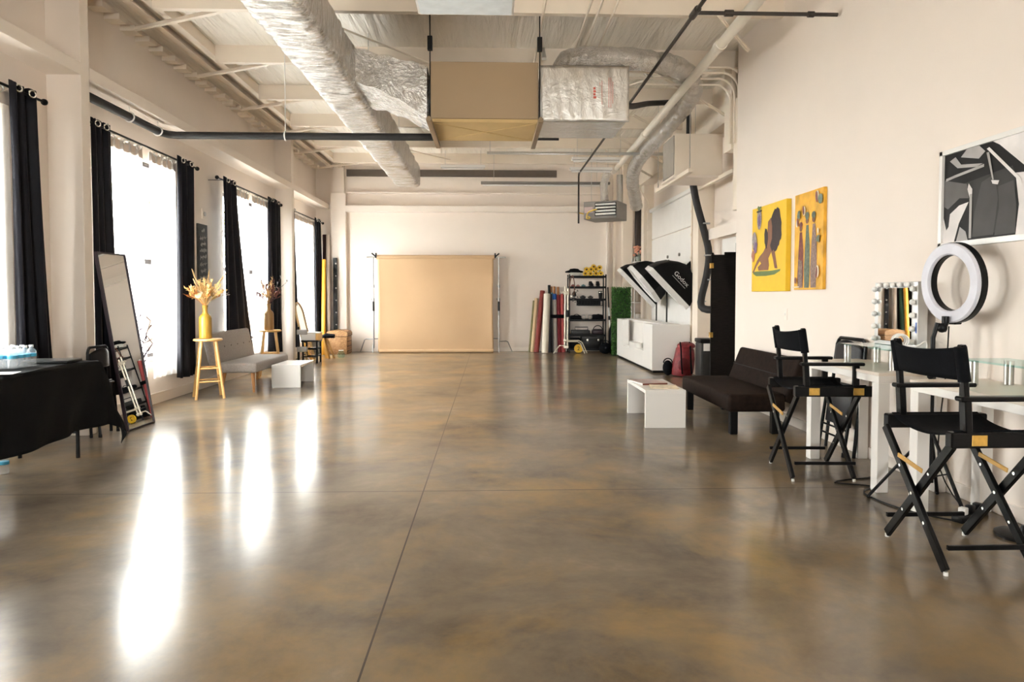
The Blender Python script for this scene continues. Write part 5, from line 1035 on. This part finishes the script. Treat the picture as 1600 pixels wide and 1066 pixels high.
# white stand shelf with flowers, bag, bin, screen
t = thing('wire_rack', 'white rack with odds and ends in the far right corner', 'rack', (3.30, 15.12, 0))
for x in (-.12, .12):
    for y in (-.14, .14): part('post', mb1('cyl', (x, y, 0), (x, y, 2.1), .012, seg=8), whitem_m, t)
for z in (.6, 1.1, 1.55, 2.0): part('tier', box((-.13, -.15, z), (.13, .15, z + .02), .003), whitem_m, t, smooth=0)
t = thing('flower_pot', 'peach pink flowers in a pale pot on the far corner rack', 'flowers', (3.26, 15.0, 2.021)); part('pot', mb1('lathe', [(.04, 0), (.06, .09), (.055, .1)], seg=16), mat('grey green pot', (.36, .40, .36), .5), t); m = MB()
for k in range(14): m.ball((R.uniform(-.09, .05), R.uniform(-.06, .06), .13 + R.uniform(0, .2)), .038, 1, (1, 1, .8))
part('blossoms', m, mat('peach petals', (.80, .40, .28), .7, var=.2, scale=30), t); m = MB()
for k in range(10): e = V((R.uniform(-1, 1), R.uniform(-1, 1), R.uniform(-.2, .8))).normalized() * .13; m.blade([V((.03, 0, .1)), V((.03, 0, .1)) + e * .6, V((.03, 0, .1)) + e], .02)
part('leaves', m, mat('grey leaf', (.25, .28, .22), .7), t)
for k, (z, c, lab) in enumerate(((1.571, (.62, .52, .36), 'cream storage jar on the third tier of the corner rack'), (1.121, (.34, .28, .22), 'brown storage jar on the second tier of the corner rack'), (.621, (.70, .66, .60), 'white storage jar on the lowest tier of the corner rack'))):
    t = thing('storage_jar', lab, 'jar', (3.27, 15.02, z)); part('jar_body', mb1('lathe', [(.06, 0), (.085, .03), (.085, .2), (.06, .24)], seg=18), mat('jar glaze %d' % k, c, .5, var=.15), t); part('lid', mb1('cyl', (0, 0, .24), (0, 0, .27), .062, seg=16), mat('jar lid', (.4, .3, .2), .5), t)
t = thing('backpack', 'red backpack with black straps on the floor beside the white desk', 'backpack', (3.05, 10.62, 0), .2); redf = mat('red nylon', (.20, .012, .016), .55, var=.35, scale=14, bump=.3, bscale=25)
m = MB(); m.tube([(-.05, 0, 0), (-.04, 0, .08), (0, 0, .28), (.02, .02, .42), (.03, .02, .50)], [.15, .175, .16, .14, .07], 18); part('bag_body', m, redf, t); part('top_flap', mb1('ball', (.03, .0, .47), .13, 3, (1.1, 1, .5)), redf, t)
m = MB(); m.ball((-.06, -.12, .18), .11, 3, (1, .6, 1.1)); part('front_pocket', m, mat('dark red nylon', (.14, .008, .012), .55, var=.3), t)
for x in (-.1, .06): part('strap', mb1('tube', flexpath([(x, -.05, .53), (x - .04, -.16, .42), (x - .05, -.2, .2), (x - .02, -.17, .05)], .05), .012, 6), black_fab, t)
t = thing('shoulder_bag', 'small black bag slumped against the red backpack', 'bag', (2.80, 10.66, 0)); part('bag_body', mb1('ball', (0, 0, .12), .1, 3, (.8, .9, 1.2)), black_fab, t); part('handle', mb1('tube', arc((0, 0, .2), .07, 0, 180, 10), .01, 6), black_p, t)
t = thing('trash_bin', 'charcoal bin with a white sticker beside the black folding screen', 'bin', (3.28, 10.12, 0)); part('bin_body', box((-.17, -.14, 0), (.17, .14, .56), .02), plast_grey, t); part('lid', box((-.18, -.15, .56), (.18, .15, .62), .015), black_p, t); part('sticker', box((-.13, -.1425, .44), (-.02, -.1405, .55)), white_m, t, 'white sticker', smooth=0); part('door_panel', box((-.15, -.145, .04), (.02, -.139, .4), .003), plast_grey, t, smooth=0)
t = thing('folding_screen', 'tall black woven folding screen with gold hinges past the wall end', 'screen', (2.93, 8.98, 0)); weave = mat('black woven reed', (.008, .006, .005), .6, spec=.15, var=.5, scale=40, stretch=(.3, .3, 3), bump=.4, bscale=60)
part('panel', box((.0, 0, .02), (.42, .03, 1.80), .004), weave, t, smooth=0); p2 = MB(); p2.box((.0, .045, .02), (.025, .42, 1.83), .004, Matrix.Rotation(math.radians(-20), 4, 'Z')); part('panel', p2, weave, t, smooth=0); p3 = MB(); p3.box((.20, .06, .02), (.42, .09, 1.84), .004); part('panel', p3, weave, t, smooth=0)
for z in (.7, 1.62): part('hinge', box((-.012, -.004, z), (.03, .05, z + .07), .003), brass, t, 'gold hinge', smooth=0)
for x in (.02, .38): part('foot', box((x, 0, 0), (x + .03, .03, .025)), black_p, t, smooth=0)

# ------------------------------------------------------------------ light, sky and camera
w = bpy.data.worlds.new('sky'); bpy.context.scene.world = w; w.use_nodes = True; nt = w.node_tree; bg = nt.nodes['Background']
tc = nd(nt, 'ShaderNodeTexCoord'); sp = nd(nt, 'ShaderNodeSeparateXYZ'); nt.links.new(tc.outputs['Generated'], sp.inputs[0]); rp = nd(nt, 'ShaderNodeValToRGB'); mr = nd(nt, 'ShaderNodeMapRange'); mr.inputs['From Min'].default_value = -.2; mr.inputs['From Max'].default_value = 1
nt.links.new(sp.outputs['Z'], mr.inputs['Value']); nt.links.new(mr.outputs[0], rp.inputs[0]); rp.color_ramp.elements[0].color = (1, .975, .955, 1); rp.color_ramp.elements[1].color = (.95, .965, 1, 1); nt.links.new(rp.outputs[0], bg.inputs['Color']); bg.inputs['Strength'].default_value = SKY
def portal(c, sx, sy, rot):
    l = bpy.data.lights.new('window_portal', 'AREA'); l.shape = 'RECTANGLE'; l.size = sx; l.size_y = sy; l.cycles.is_portal = True; o = bpy.data.objects.new('window_portal', l); C.objects.link(o); o.location = c; o.rotation_euler = rot
for a, b_ in WIN: portal((XL - .26, (a + b_) / 2, (ZS + ZH) / 2), ZH - ZS, b_ - a, (0, -PI / 2, 0))
portal(((SX0 + SX1) / 2, YF - .25, SZ / 2), SX1 - SX0, SZ, (PI / 2, 0, 0))
cam = bpy.data.cameras.new('camera'); cam.sensor_fit = 'HORIZONTAL'; cam.sensor_width = 36; cam.lens = 1067 / 1600 * 36; cam.shift_y = -.02; cam.clip_start = .05; cam.clip_end = 200
co = bpy.data.objects.new('camera', cam); C.objects.link(co); co.location = (0, 0, 1.25); co.rotation_euler = (PI / 2 - math.atan(38 / 1067), 0, -math.atan(34 / 1067))
sc = bpy.context.scene; sc.camera = co
sc.view_settings.view_transform = 'Standard'; sc.view_settings.look = 'None'; sc.view_settings.gamma = 1; sc.view_settings.use_curve_mapping = False; sc.view_settings.exposure = EXPO
sc.cycles.use_denoising = True; sc.cycles.max_bounces = 10; sc.cycles.diffuse_bounces = 6; sc.cycles.transparent_max_bounces = 16; sc.cycles.sample_clamp_indirect = 8; sc.cycles.caustics_reflective = False; sc.cycles.caustics_refractive = False
